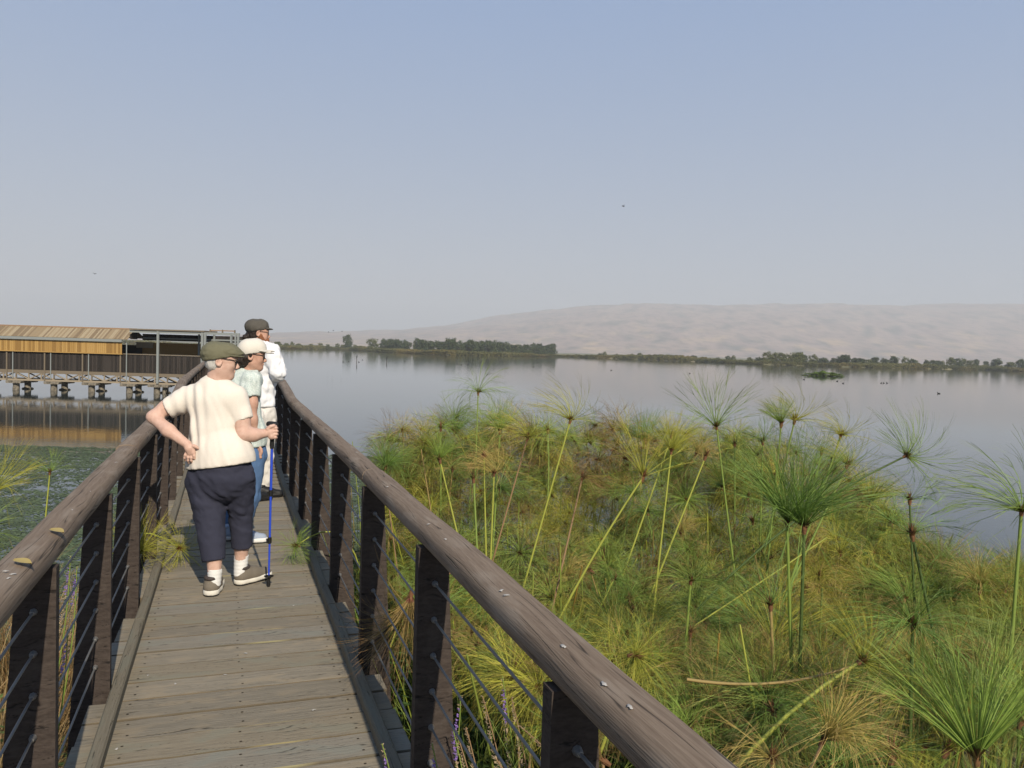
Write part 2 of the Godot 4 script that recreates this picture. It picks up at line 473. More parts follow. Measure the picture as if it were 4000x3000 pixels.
func build_water_and_land() -> void:
	# lake
	var w := mat(lin(0.028, 0.036, 0.034), 0.04, "lake_water")
	w.metallic_specular = 0.5
	var nt := NoiseTexture2D.new()
	nt.width = 1024; nt.height = 1024; nt.seamless = true; nt.as_normal_map = true; nt.bump_strength = 3.0
	var wn := noise(3, 0.011, 5)
	wn.fractal_gain = 0.55
	nt.noise = wn
	w.normal_enabled = true; w.normal_texture = nt; w.normal_scale = 0.075
	w.uv1_triplanar = true; w.uv1_world_triplanar = true; w.uv1_scale = Vector3(0.22, 0.22, 0.3)
	var mb := MB.new()
	mb.face(PackedVector3Array([Vector3(-2500, 0, 60), Vector3(2500, 0, 60), Vector3(2500, 0, -2600), Vector3(-2500, 0, -2600)]), Vector3.UP)
	tag(part("lake_water", mb.mesh(), w, self, Transform3D(Basis(), Vector3(0, WATER, 0))), "calm grey blue lake with fine ripples", "water", "", "structure")
	# plain beyond the lake, its edge follows the shore seen in the photograph
	var shore := shore_line()
	var ms := mottle(81, [Color(0.09, 0.09, 0.04), Color(0.15, 0.14, 0.07), Color(0.24, 0.2, 0.12)], 0.02, 60.0, 0.95, "plain_soil")
	var mp := MB.new()
	for i in shore.size() - 1:
		var a: Vector3 = shore[i]; var b: Vector3 = shore[i + 1]
		var a1 := a + Vector3(a.x, 0, a.z).normalized() * 2.5; var b1 := b + Vector3(b.x, 0, b.z).normalized() * 2.5
		a1.y = WATER + 0.5; b1.y = WATER + 0.5
		var a2 := Vector3(a.x * 16, WATER + 1.0, -6400); var b2 := Vector3(b.x * 16, WATER + 1.0, -6400)
		mp.face(PackedVector3Array([a, b, b1, a1]), Vector3.UP)
		mp.face(PackedVector3Array([a1, b1, b2, a2]), Vector3.UP)
	tag(part("far_plain", mp.mesh(), ms, self), "flat dry plain between the lake and the hills", "terrain", "", "structure")
	# muddy bank under the papyrus and beside the boardwalk
	var bank := MB.new()
	var rg := RandomNumberGenerator.new(); rg.seed = 4
	for side in [[0.35, 1.0], [-0.3, -1.0]]:
		var cols := 16
		var prev := -1
		for j in 20:
			var d := -3.0 + j * 0.75
			var wide: float = (5.4 - 0.012 * pow(maxf(d - 3.0, 0.0), 2.6)) if side[1] > 0 else (2.3 - 0.010 * pow(maxf(d - 2.0, 0.0), 2.9))
			wide = maxf(wide + rg.randf_range(-0.3, 0.3), 0.25)
			var row := -1
			for i in cols:
				var f := float(i) / (cols - 1)
				var y := WATER + 0.10 * (1.0 - f) - 0.05 * smoothstep(0.8, 1.0, f) + rg.randf_range(0.0, 0.05)
				if i == cols - 1 or j == 19: y = WATER - 0.06
				var vi := bank.vert(walk_t * Vector3(side[0] + side[1] * wide * f, y, -d), Vector3.UP)
				if i == 0: row = vi
			if prev >= 0:
				for i in cols - 1:
					if side[1] > 0: bank.quad(prev + i, prev + i + 1, row + i + 1, row + i)
					else: bank.quad(prev + i + 1, prev + i, row + i, row + i + 1)
			prev = row
	tag(part("bank", bank.mesh(), mottle(82, [Color(0.02, 0.017, 0.01), Color(0.05, 0.042, 0.024), Color(0.07, 0.065, 0.03)], 0.03, 1.0, 0.95, "wet_mud", 2.0), self), "dark muddy bank under the reeds beside the boardwalk", "ground", "", "structure")

func shore_line() -> Array:
	var pts := []
	for q in [[-3500, 1215, 0], [-1200, 1290, 0], [200, 1334, 0], [1063, 1362, 0], [1354, 1367, 0], [1506, 1376, 0], [1760, 1388, 0], [2200, 1395, 0], [2392, 1401, 0], [2580, 1408, 0], [2979, 1424, 0], [3412, 1437, 0], [3847, 1446, 0], [4100, 1456, 0], [5200, 1500, 0], [7000, 1570, 0]]:
		var p := on_plane(q[0], q[1], WATER)
		p.y = WATER - 0.03
		pts.append(p)
	return pts

func build_hills() -> void:
	var n1 := noise(9, 0.00042, 5); var n2 := noise(19, 0.004, 4); var n3 := noise(29, 0.02, 3)
	var ridge := func(x: float) -> float:
		var h := 60.0
		for k in [[-3200, 12, -1600, 22], [-1600, 22, -800, 105], [-800, 105, 480, 308], [480, 318, 1900, 348], [1900, 348, 3200, 362], [3200, 362, 7000, 350]]:
			if x >= k[0]: h = lerpf(k[1], k[3], smoothstep(k[0], k[2], x))
		return h
	var mb := MB.new()
	var nx := 300
	var nz := 46
	for j in nz:
		for i in nx:
			var f := float(j) / (nz - 1)
			var z := lerpf(-2100.0, -6200.0, f)
			var x := lerpf(-5500.0, 6500.0, float(i) / (nx - 1))
			var up: float = smoothstep(0.04, 0.70, f)
			var gul := n1.get_noise_2d(x, z * 0.55)
			var y: float = ridge.call(x + gul * 300.0) * (up * (1.0 - 0.10 * smoothstep(0.75, 1.0, f))) * (1.0 + gul * 0.28 * (1.0 - up * 0.75)) + n2.get_noise_2d(x, z) * 14.0 * up
			var s := n2.get_noise_2d(x * 1.5 + 500.0, z * 0.9)
			var sh := n3.get_noise_2d(x * 0.9, z * 0.5)
			var c := Color(0.27, 0.18, 0.135).lerp(Color(0.37, 0.26, 0.185), clampf(0.5 + s, 0, 1))
			c = c.lerp(Color(0.46, 0.31, 0.16), smoothstep(0.18, 0.4, s) * smoothstep(0.6, 0.1, up))
			c = c.lerp(Color(0.07, 0.075, 0.045), smoothstep(0.15, 0.4, sh - 0.12 * s) * 0.8)
			mb.tint = c
			mb.vert(Vector3(x, WATER + y, z), Vector3.ZERO, Vector2(x, z) * 0.01)
	for j in nz - 1:
		for i in nx - 1:
			var a := j * nx + i
			mb.quad(a, a + 1, a + nx + 1, a + nx)
			var nn := (mb.v[a + 1] - mb.v[a]).cross(mb.v[a + nx] - mb.v[a])
			for q in [a, a + 1, a + nx, a + nx + 1]: mb.n[q] += nn
	for i in mb.n.size(): mb.n[i] = mb.n[i].normalized()
	var m := mat(Color.WHITE, 0.95, "hillside")
	m.vertex_color_use_as_albedo = true
	var g := Gradient.new()
	g.offsets = PackedFloat32Array([0.0, 0.38, 0.5, 0.72, 1.0]); g.colors = PackedColorArray([lin(0.5, 0.53, 0.48), lin(0.72, 0.72, 0.68), lin(0.95, 0.95, 0.95), lin(1, 1, 1), lin(1.0, 0.95, 0.85)])
	var ht := NoiseTexture2D.new()
	ht.width = 1024; ht.height = 1024; ht.seamless = true; ht.noise = noise(91, 0.03, 4); ht.color_ramp = g
	m.albedo_texture = ht
	m.uv1_scale = Vector3(0.075, 0.035, 1)
	tag(part("hills", mb.mesh(), m, self), "long hazy pinkish hillside with scrub beyond the lake", "hills", "", "structure")

# a crown of many small leaf faces in clumps round a middle, base at y = 0
func crown_mesh(rg: RandomNumberGenerator, clumps: int, leaves: int, w: float, h: float, leaf: float, c0: Color, c1: Color) -> ArrayMesh:
	var mb := MB.new()
	for k in clumps:
		var a := rg.randf() * TAU
		var rr := sqrt(rg.randf()) * 0.85
		var yy := rg.randf()
		var fit := sqrt(maxf(0.05, 1.0 - pow(absf(yy - 0.45) / 0.58, 2.0)))
		var c := Vector3(cos(a) * rr * w * 0.5 * fit, yy * h, sin(a) * rr * w * 0.5 * fit)
		var cr := rg.randf_range(0.13, 0.22) * w
		for i in leaves:
			var d := Vector3(rg.randfn(), rg.randfn(), rg.randfn()).normalized()
			var p := c + d * cr * pow(rg.randf(), 0.4)
			p.y = maxf(p.y, 0.0)
			var nn := (d + Vector3(rg.randfn(), rg.randfn(), rg.randfn()) * 0.5 + Vector3(0, 0.3, 0)).normalized()
			var t := nn.cross(Vector3(rg.randfn(), rg.randfn(), rg.randfn())).normalized()
			var b := nn.cross(t)
			mb.tint = c0.lerp(c1, rg.randf())
			var s := leaf * rg.randf_range(0.6, 1.3)
			var i0 := mb.vert(p - t * s, nn); mb.vert(p + b * s * 0.45, nn); mb.vert(p + t * s, nn); mb.vert(p - b * s * 0.45, nn)
			mb.quad(i0, i0 + 3, i0 + 2, i0 + 1)
	return mb.mesh()

func build_far_shore() -> void:
	var rg := RandomNumberGenerator.new(); rg.seed = 77
	var dark := []; var pale := []
	for i in 3:
		dark.append(crown_mesh(rg, 44, 60, 1.0, 1.0, 0.055, Color(0.03, 0.046, 0.018), Color(0.075, 0.10, 0.034)))
		pale.append(crown_mesh(rg, 34, 50, 1.0, 1.0, 0.055, Color(0.06, 0.075, 0.02), Color(0.14, 0.15, 0.045)))
	var trunk := MB.new()
	trunk.tube(PackedVector3Array([Vector3(0, -0.1, 0), Vector3(0.02, 0.5, 0), Vector3(0, 1.0, 0.01)]), PackedFloat32Array([0.5, 0.36, 0.2]), 6)
	var tm := trunk.mesh()
	var plant := func(px: float, back: float, wide: float, tall: float, crowns: Array, called: String, label: String, cat: String, group: String) -> void:
		var p := on_plane(px, 1309.0 + 0.03 * px + 25.0, WATER)
		var sh := shore_line()
		for i in sh.size() - 1:      # where the line of sight meets the shore
			var a: Vector3 = sh[i]; var b: Vector3 = sh[i + 1]
			var k := p.x / p.z
			if (a.x - k * a.z) * (b.x - k * b.z) <= 0.0:
				var f := (a.x - k * a.z) / ((a.x - k * a.z) - (b.x - k * b.z))
				p = a.lerp(b, f)
		p *= Vector3(1, 0, 1)
		p += p.normalized() * back
		var o := thing(called, label, cat, p + Vector3(0, WATER + 0.45, 0), group)
		var lift := tall * 0.05 if tall > 3.0 else 0.0
		if tall > 3.0:
			part("trunk", tm, M.bark, o, Transform3D(Basis.from_scale(Vector3(0.4, tall * 0.4, 0.4)), Vector3.ZERO))
		part("crown", crowns[rg.randi() % crowns.size()], M.leaf_mix, o, Transform3D(Basis(Vector3.UP, rg.randf() * TAU).scaled_local(Vector3(wide, tall - lift, wide)), Vector3(0, lift, 0)))
	# the dark grove of rounded trees, in two runs with a gap
	for i in 7: plant.call(1495 + i * 15 + rg.randf_range(-4, 4), 55 + rg.randf() * 8, rg.randf_range(5.5, 7.5), rg.randf_range(5.2, 6.6), dark, "grove_tree", "dark rounded tree in the short run of the far grove", "tree", "short run of the far grove")
	for i in 26: plant.call(1625 + i * 21.5 + rg.randf_range(-6, 6), 46 + rg.randf() * 10, rg.randf_range(5.5, 9.0), rg.randf_range(5.0, 7.0), dark, "grove_tree", "dark rounded tree in the long run of the far grove", "tree", "long run of the far grove")
	plant.call(1357, 12, 6.8, 8.6, dark, "shore_tree", "single dark bushy tree rising alone from the far reeds", "tree", "")
	plant.call(1455, 10, 7.0, 6.4, pale, "shore_tree", "pale yellowish bush beside the far grove", "tree", "")
	plant.call(1385, 14, 3.0, 3.0, pale, "shore_tree", "low pale bush right of the lone far tree", "tree", "")
	for i in 6: plant.call(2995 + i * 26 + rg.randf_range(-5, 5), 3 + rg.randf() * 3, rg.randf_range(4.0, 5.6), rg.randf_range(3.8, 5.2), pale, "shore_bush", "tall fresh green bush at the water's edge opposite the floating island", "bush", "tall green shore bushes")
	for i in 34: plant.call(3120 + i * 27 + rg.randf_range(-11, 11), 18 + rg.randf() * 45, rg.randf_range(3.4, 6.5), rg.randf_range(2.8, 5.4), dark if rg.randf() < 0.7 else pale, "distant_tree", "small dark tree in the scattered row under the hills", "tree", "scattered trees under the hills")
	for i in 16: plant.call(2330 + i * 42 + rg.randf_range(-14, 14), 12 + rg.randf() * 30, rg.randf_range(2.6, 4.2), rg.randf_range(1.8, 3.2), pale if i % 3 else dark, "shore_bush", "low bush in the reeds on the open middle shore", "bush", "low bushes on the middle shore")
	for i in 9: plant.call(1075 + i * 34 + rg.randf_range(-10, 10), 8 + rg.randf() * 20, rg.randf_range(3, 5), rg.randf_range(2.4, 3.6), pale, "shore_bush", "low olive bush in the reeds near the hide's end", "bush", "olive bushes near the hide")
	# reed belt along the whole far shore: one mass
	var reed := crown_mesh(rg, 16, 26, 1.0, 1.0, 0.09, Color(0.09, 0.10, 0.028), Color(0.24, 0.21, 0.08))
	var mm := MultiMesh.new()
	mm.transform_format = MultiMesh.TRANSFORM_3D
	mm.use_colors = true
	mm.mesh = reed
	var sh := shore_line()
	var where := []
	var rn := noise(31, 0.012, 3)
	for i in sh.size() - 1:
		var a: Vector3 = sh[i]; var b: Vector3 = sh[i + 1]
		var cnt := int(minf(a.distance_to(b) * 3.2, 900))
		for k in cnt:
			var p := a.lerp(b, rg.randf())
			var back := pow(rg.randf(), 1.6) * 26.0 - 0.6
			p += Vector3(p.x, 0, p.z).normalized() * back
			var nv := rn.get_noise_2d(p.x, p.z)
			var tall := clampf(1.7 + nv * 1.6 + rg.randf_range(-0.3, 0.4), 0.6, 3.2)
			var wd := rg.randf_range(2.0, 4.2)
			var tint := Color(1, 1, 1).lerp(Color(0.55, 0.62, 0.5), clampf(0.5 + rn.get_noise_2d(p.x * 2.0 + 99.0, p.z) * 1.6, 0, 1)).lerp(Color(1.5, 1.1, 0.9), clampf(rn.get_noise_2d(p.x * 3.0 - 80.0, p.z * 2.0) * 1.2, 0, 1))
			where.append([Transform3D(Basis(Vector3.UP, rg.randf() * TAU).scaled_local(Vector3(wd, tall, wd)), Vector3(p.x, WATER - 0.02 + 0.3 * smoothstep(0.0, 5.0, back), p.z)), tint])
	mm.instance_count = where.size()
	for i in where.size():
		mm.set_instance_transform(i, where[i][0])
		mm.set_instance_color(i, where[i][1])
	var mi := MultiMeshInstance3D.new()
	mi.name = "reed_belt"
	mi.multimesh = mm
	mi.material_override = M.leaf_mix
	add_child(mi)
	tag(mi, "belt of olive and tan reeds along the far shore", "reeds", "", "stuff")

# ---------------------------------------------------------------- covered bird hide on piles
func build_hide() -> void:
	var Z := -41.5
	var Y := func(py: float) -> float: return EYE - (py - 1311.0) / 75.66      # read off at the left edge, where the horizon is at row 1311
	var X := func(px: float) -> float: return (px - 2000.0) / F * 41.5
	var rg := RandomNumberGenerator.new(); rg.seed = 5
	var o := thing("bird_hide", "long covered timber bird hide standing on concrete piles in the lake", "bird hide", Vector3(0, WATER, Z))
	var L := -33.0                     # runs on past the left edge of the picture
	var RE: float = X.call(478)        # end of the roofed part (its roof leans over the opening)
	var RF: float = X.call(934)        # end of the open steel frame
	var g := func(y: float) -> float: return y - WATER
	var bar := func(called: String, a: Vector3, b: Vector3, m: Material, parent: Node = o) -> Node:
		var mb := MB.new()
		mb.box(a.min(b), a.max(b))
		return part(called, mb.mesh(), m, parent)
	var board := func(h: float, th: float) -> ArrayMesh:      # one board, 0.094 wide, standing on y = 0
		var mb := MB.new()
		mb.sweep(PackedVector2Array([Vector2(-0.047, -th), Vector2(0.047, -th), Vector2(0.047, 0), Vector2(0.041, 0.006), Vector2(-0.041, 0.006), Vector2(-0.047, 0)]), [Transform3D(Basis(Vector3(1, 0, 0), Vector3(0, 0, 1), Vector3(0, -1, 0)), Vector3(0, h, 0)), Transform3D(Basis(Vector3(1, 0, 0), Vector3(0, 0, 1), Vector3(0, -1, 0)), Vector3(0, 0, 0))])
		return mb.mesh()
	var y_eave: float = Y.call(1313.0)
	var y_ridge: float = Y.call(1274.0)
	var deep := 1.5
	# roof: boards run from eave to ridge
	var slope := Vector3(0, y_ridge - y_eave, -deep * 0.55)
	var rb: ArrayMesh = board.call(slope.length(), 0.02)
	var tilt := Basis(Vector3.RIGHT, -atan2(deep * 0.55, y_ridge - y_eave))
	var lap := 0.0
	var x := L
	while x < RE + 0.25:
		lap = rg.randf_range(-0.006, 0.006)
		part("roof_board", rb, M.roof[rg.randi() % 3], o, Transform3D(tilt, Vector3(x, g.call(y_eave) + lap, 0.10)))
		x += 0.1
	var back := MB.new()
	var ry: float = g.call(y_ridge)
	back.face(PackedVector3Array([Vector3(L, ry, -deep * 0.55 + 0.08), Vector3(RE + 0.3, ry, -deep * 0.55 + 0.08), Vector3(RE + 0.3, ry - 0.42, -deep - 0.3), Vector3(L, ry - 0.42, -deep - 0.3)]), Vector3(0, 1, -1))
	back.face(PackedVector3Array([Vector3(L, ry - 0.03, -deep * 0.55 + 0.08), Vector3(RE + 0.3, ry - 0.03, -deep * 0.55 + 0.08), Vector3(RE + 0.3, ry - 0.45, -deep - 0.3), Vector3(L, ry - 0.45, -deep - 0.3)]), Vector3(0, -1, 1))
	part("rear_roof", back.mesh(), M.roof[2], o)
	bar.call("ridge_board", Vector3(L, ry + 0.004, -deep * 0.55 - 0.02), Vector3(RE + 0.32, ry + 0.07, -deep * 0.55 + 0.12), M.trim)
	bar.call("gutter", Vector3(L, g.call(Y.call(1324.0)), 0.04), Vector3(RE, g.call(Y.call(1314.0)), 0.18), M.frame)
	# hinged shutters in warm boards
	var y0: float = Y.call(1369.0); var y1: float = Y.call(1325.0)
	var fb: ArrayMesh = board.call(y1 - y0, 0.018)
	x = L
	while x < RE - 0.02:
		part("shutter_board", fb, M.fascia[rg.randi() % 3], o, Transform3D(Basis(), Vector3(x, g.call(y0), 0.06 + rg.randf_range(-0.004, 0.004))))
		x += 0.1
	bar.call("shutter_rail", Vector3(L, g.call(y0) - 0.045, 0.045), Vector3(RE, g.call(y0) - 0.003, 0.10), M.fascia[1])
	# low front wall of dark boards, and the same behind
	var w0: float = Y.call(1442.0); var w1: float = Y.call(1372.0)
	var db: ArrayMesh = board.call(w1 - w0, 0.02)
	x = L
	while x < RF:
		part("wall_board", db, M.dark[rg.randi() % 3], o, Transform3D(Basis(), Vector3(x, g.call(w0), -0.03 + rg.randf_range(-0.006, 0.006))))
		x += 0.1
	bar.call("wall_cap", Vector3(RE + 0.01, g.call(w1) + 0.003, -0.09), Vector3(RF, g.call(w1) + 0.05, 0.02), M.beam)
	var bb: ArrayMesh = board.call(0.62, 0.02)
	var board_cut: ArrayMesh = board.call(0.34, 0.02)
	x = RE + 0.35
	while x < RF:      # far side of the open part: hanging brown shutters
		part("rear_shutter_board", bb, M.fascia[2] if x < X.call(790) else M.dark[rg.randi() % 3], o, Transform3D(Basis(), Vector3(x, g.call(Y.call(1370.0)), -deep)))
		part("rear_upper_board", board_cut, M.dark[rg.randi() % 3], o, Transform3D(Basis(), Vector3(x, g.call(Y.call(1314.0)), -deep)))
		x += 0.1
	var rear_wall := MB.new()
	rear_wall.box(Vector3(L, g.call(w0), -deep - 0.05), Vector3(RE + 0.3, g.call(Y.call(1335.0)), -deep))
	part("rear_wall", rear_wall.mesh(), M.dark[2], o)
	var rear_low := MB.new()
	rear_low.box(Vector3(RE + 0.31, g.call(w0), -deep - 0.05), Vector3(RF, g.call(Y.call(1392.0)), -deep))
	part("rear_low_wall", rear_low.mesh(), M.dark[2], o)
	# gable end of the roofed part: corrugated dark sheet, bench panel below
	for i in 8:
		var t := float(i) / 8.0
		var mbg := MB.new()
		mbg.box(Vector3(RE + 0.32, g.call(y_eave) + 0.02, -deep * 0.5 * t - 0.17), Vector3(RE + 0.35, ry - 0.02 - 0.42 * (0.55 - 0.5 * t), -deep * 0.5 * t - 0.08))
		part("gable_board", mbg.mesh(), M.dark[i % 2], o)
	bar.call("end_panel", Vector3(RE + 0.03, g.call(Y.call(1345.0)), -deep + 0.06), Vector3(RE + 0.9, g.call(Y.call(1322.0)), -deep + 0.1), M.brace)
	bar.call("flat_roof", Vector3(RE + 0.36, g.call(Y.call(1275.0)), -deep - 0.2), Vector3(X.call(798), g.call(Y.call(1270.0)), 0.15), M.beam)
	bar.call("roof_purlin", Vector3(RE + 0.36, g.call(Y.call(1285.0)), 0.0), Vector3(RF, g.call(Y.call(1276.0)), 0.08), M.frame)
	bar.call("roof_purlin", Vector3(RE + 0.36, g.call(Y.call(1308.0)), -deep), Vector3(RF, g.call(Y.call(1302.0)), -deep + 0.06), M.frame)
	bar.call("roof_rail", Vector3(X.call(808), g.call(Y.call(1270.0)), -0.3), Vector3(X.call(908), g.call(Y.call(1266.0)), -0.24), M.trim)
	for px in [810.0, 858.0, 906.0]: bar.call("rail_stud", Vector3(X.call(px) - 0.03, g.call(Y.call(1276.0)), -0.31), Vector3(X.call(px) + 0.03, g.call(Y.call(1264.0)), -0.23), M.beam)
	for px in [728.0, 790.0, 860.0]: bar.call("rear_post", Vector3(X.call(px), g.call(w0), -deep + 0.01), Vector3(X.call(px) + 0.08, g.call(Y.call(1280.0)), -deep + 0.09), M.frame)
	# posts
	var px0 := 493.0
	while px0 > -400.0:
		bar.call("steel_post", Vector3(X.call(px0) - 0.022, g.call(Y.call(1478.0)), 0.02), Vector3(X.call(px0) + 0.022, g.call(Y.call(1326.0)), 0.052), M.frame)
		bar.call("timber_post", Vector3(X.call(px0 - 24.0) - 0.03, g.call(Y.call(1485.0)), 0.0), Vector3(X.call(px0 - 24.0) + 0.03, g.call(Y.call(1376.0)), 0.05), M.beam)
		px0 -= 148.0
	for q in [[616.0, 0.055], [789.0, 0.06], [800.0, 0.05], [901.0, 0.035], [918.0, 0.035], [929.0, 0.05]]:
		bar.call("steel_post", Vector3(X.call(q[0]) - q[1], g.call(Y.call(1482.0)), 0.024), Vector3(X.call(q[0]) + q[1], g.call(Y.call(1276.0)) - 0.002, 0.11), M.frame)
	# floor and bracing
	bar.call("floor", Vector3(L, g.call(Y.call(1456.0)), -deep + 0.02), Vector3(RF, g.call(Y.call(1444.0)), -0.06), M.beam)
	bar.call("floor_beam", Vector3(L, g.call(Y.call(1456.0)), -0.055), Vector3(RF, g.call(Y.call(1443.0)), 0.018), M.beam)
	bar.call("bottom_chord", Vector3(L, g.call(Y.call(1486.0)), -0.05), Vector3(RF, g.call(Y.call(1479.0)), 0.012), M.brace)
	bar.call("rear_chord", Vector3(L, g.call(Y.call(1486.0)), -1.05), Vector3(RF, g.call(Y.call(1479.0)), -0.99), M.brace)
	var span := 148.0 / F * 41.5
	var ya: float = g.call(Y.call(1479.5)); var yb: float = g.call(Y.call(1456.5))
	x = X.call(60.0) - 4 * span
	while x < RF - 0.5:
		for i in 3:
			var xa := x + span * i / 3.0
			var xb := x + span * (i + 1) / 3.0
			if xb > RF: continue
			for zz in [-0.02, -1.02]:
				var mbx := MB.new()
				var p0 := Vector3(xa, ya if i % 2 else yb, zz); var p1 := Vector3(xb, yb if i % 2 else ya, zz)
				mbx.tube(PackedVector3Array([p0, p1]), PackedFloat32Array([0.035, 0.035]), 4)
				part("brace", mbx.mesh(), M.brace, o)
			bar.call("strut", Vector3(xa - 0.03, ya, -0.045), Vector3(xa + 0.03, yb, 0.005), M.brace if i else M.beam)
		x += span
	# piles and caps
	var pile := MB.new()
	pile.tube(PackedVector3Array([Vector3(0, -1.2, 0), Vector3(0, 0.1, 0), Vector3(0.01, 0.4, 0), Vector3(0, 0.62, 0)]), PackedFloat32Array([0.165, 0.165, 0.155, 0.16]), 14)
	var pm := pile.mesh()
	var cap := MB.new()
	cap.sweep(PackedVector2Array([Vector2(-0.36, 0), Vector2(0.36, 0), Vector2(0.38, 0.03), Vector2(0.38, 0.11), Vector2(0.35, 0.135), Vector2(-0.35, 0.135), Vector2(-0.38, 0.11), Vector2(-0.38, 0.03)]), [Transform3D(Basis(), Vector3(0, 0, -0.28)), Transform3D(Basis(), Vector3(0, 0, 0.28))])
	var cm := cap.mesh()
	var foot := MB.new()
	foot.tube(PackedVector3Array([Vector3(0, -1.1, 0), Vector3(0, 0.03, 0), Vector3(0, 0.07, 0)]), PackedFloat32Array([0.28, 0.28, 0.23]), 14)
	var fm := foot.mesh()
	var top := ya - 0.082 - 0.135
	for k in range(-3, 5):
		var xx: float = X.call(60.0 + 148.0 * k) if k < 4 else X.call(612.0)
		for zz in [-0.02, -1.02]:
			part("pile", pm, M.concrete, o, Transform3D(Basis(Vector3.UP, rg.randf() * 6.0).scaled_local(Vector3(1, top / 0.62, 1)), Vector3(xx, 0, zz)))
			part("pile_cap", cm, M.concrete, o, Transform3D(Basis(Vector3.UP, rg.randf_range(-0.05, 0.05)), Vector3(xx, top, zz)))
			if zz < -0.5: part("pile_foot", fm, M.concrete, o, Transform3D(Basis(), Vector3(xx, 0, zz)))
	for px in [640.0, 780.0, 900.0]:
		part("pile", pm, M.concrete, o, Transform3D(Basis.from_scale(Vector3(0.55, top / 0.62, 0.55)), Vector3(X.call(px), 0, -0.02)))
		part("pile_cap", cm, M.concrete, o, Transform3D(Basis.from_scale(Vector3(0.8, 1, 1)), Vector3(X.call(px), top + 0.004, -0.02)))

# ---------------------------------------------------------------- boardwalk deck
const POST0 := 3.86
const STEP := 1.19
func build_boardwalk() -> void:
	var rg := RandomNumberGenerator.new(); rg.seed = 8
	var o := thing("boardwalk", "narrow timber boardwalk of weathered grey planks", "boardwalk", Vector3.ZERO, "", "structure")
	o.transform = walk_t
	var variants := []
	for i in 20:      # ten long ones, ten that stop short at a post
		var mb := MB.new()
		var fr := []
		var x0 := -0.53 if i < 10 else -0.447; var x1 := 0.695 if i < 10 else 0.609
		for k in 15:
			fr.append(Transform3D(Basis(Vector3(0, 0, -1), Vector3(0, 1, 0), Vector3(1, 0, 0)), Vector3(lerpf(x0, x1, k / 14.0), rg.randf_range(-0.001, 0.001), rg.randf_range(-0.0015, 0.0015))))
		fr[0].origin.x += rg.randf_range(-0.006, 0.006); fr[14].origin.x += rg.randf_range(-0.006, 0.006)
		# long edges are tinted darker than the top; where feet scuff the front edge fresh yellow wood shows
		var from := rg.randi_range(4, 8); var to := from + rg.randi_range(0, 3)
		var keep := rg.randf() < 0.5
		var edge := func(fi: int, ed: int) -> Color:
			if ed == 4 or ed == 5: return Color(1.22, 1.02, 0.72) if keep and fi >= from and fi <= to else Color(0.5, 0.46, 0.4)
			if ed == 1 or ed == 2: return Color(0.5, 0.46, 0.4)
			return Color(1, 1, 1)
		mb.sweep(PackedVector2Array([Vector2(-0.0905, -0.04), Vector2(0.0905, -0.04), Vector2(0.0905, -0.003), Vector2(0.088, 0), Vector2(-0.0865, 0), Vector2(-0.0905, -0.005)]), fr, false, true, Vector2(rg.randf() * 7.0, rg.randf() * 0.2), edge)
		mb.tint = Color(0.16, 0.14, 0.12)
		for nx in [-0.36, 0.075, 0.51]:      # nail heads, a little sunk
			for nz in [-0.045, 0.045]:
				var p := Vector3(nx + rg.randf_range(-0.01, 0.01), 0.0012, nz + rg.randf_range(-0.008, 0.008))
				mb.face(PackedVector3Array([p + Vector3(0.0055, 0, 0), p + Vector3(0.003, 0, 0.0045), p + Vector3(-0.004, 0, 0.0045), p + Vector3(-0.006, 0, 0), p + Vector3(-0.003, 0, -0.0045), p + Vector3(0.003, 0, -0.0045)]), Vector3.UP)
		variants.append(mb.mesh())
	var d := 1.2
	while d < 42.6:
		var off_post := fposmod(d - POST0 + STEP * 0.5, STEP) - STEP * 0.5
		part("plank", variants[rg.randi() % 10 + (10 if absf(off_post) < 0.135 else 0)], M.plank[rg.randi() % 4], o, Transform3D(Basis(Vector3.UP, rg.randf_range(-0.004, 0.004)) * Basis(Vector3.BACK, rg.randf_range(-0.002, 0.002)), Vector3(0, rise(d) + rg.randf_range(-0.003, 0.003), -d)))
		d += 0.187
	# kerb timbers on both sides, butted end to end
	for side in [[-0.402, -0.05], [0.562, 0.05]]:
		var k := 0
		d = 1.1
		while d < 42.6:
			var mb := MB.new()
			var fr := []
			var ln := minf(3.57, 42.6 - d + 0.02)
			for s in 7:
				var dd: float = d + (ln - 0.012) * s / 6.0
				fr.append(Transform3D(Basis(Vector3(-1, 0, 0), Vector3(0, 1, 0), Vector3(0, 0, -1)), Vector3(side[0] + side[1] * 0.5 + rg.randf_range(-0.003, 0.003), rise(dd) + 0.005, -dd)))
			mb.sweep(PackedVector2Array([Vector2(-0.025, 0), Vector2(0.025, 0), Vector2(0.025, 0.042), Vector2(0.018, 0.05), Vector2(-0.018, 0.05), Vector2(-0.025, 0.042)]), fr, false, true, Vector2(rg.randf() * 3.0, rg.randf()))
			part("kerb", mb.mesh(), M.kerb, o)
			d += ln
	# joists and piles underneath
	for xx in [-0.38, 0.07, 0.54]:
		var mb := MB.new()
		var fr := []
		for s in 13:
			var dd := 1.0 + 41.6 * s / 12.0
			fr.append(Transform3D(Basis(Vector3(-1, 0, 0), Vector3(0, 1, 0), Vector3(0, 0, -1)), Vector3(xx, rise(dd) - 0.046, -dd)))
		mb.sweep(PackedVector2Array([Vector2(-0.04, -0.16), Vector2(0.04, -0.16), Vector2(0.04, 0), Vector2(-0.04, 0)]), fr)
		part("joist", mb.mesh(), M.post, o)
	var pile := MB.new()
	pile.tube(PackedVector3Array([Vector3(0, -1.9, 0), Vector3(0, -0.21, 0)]), PackedFloat32Array([0.1, 0.1]), 10)
	var pm := pile.mesh()
	d = 2.0
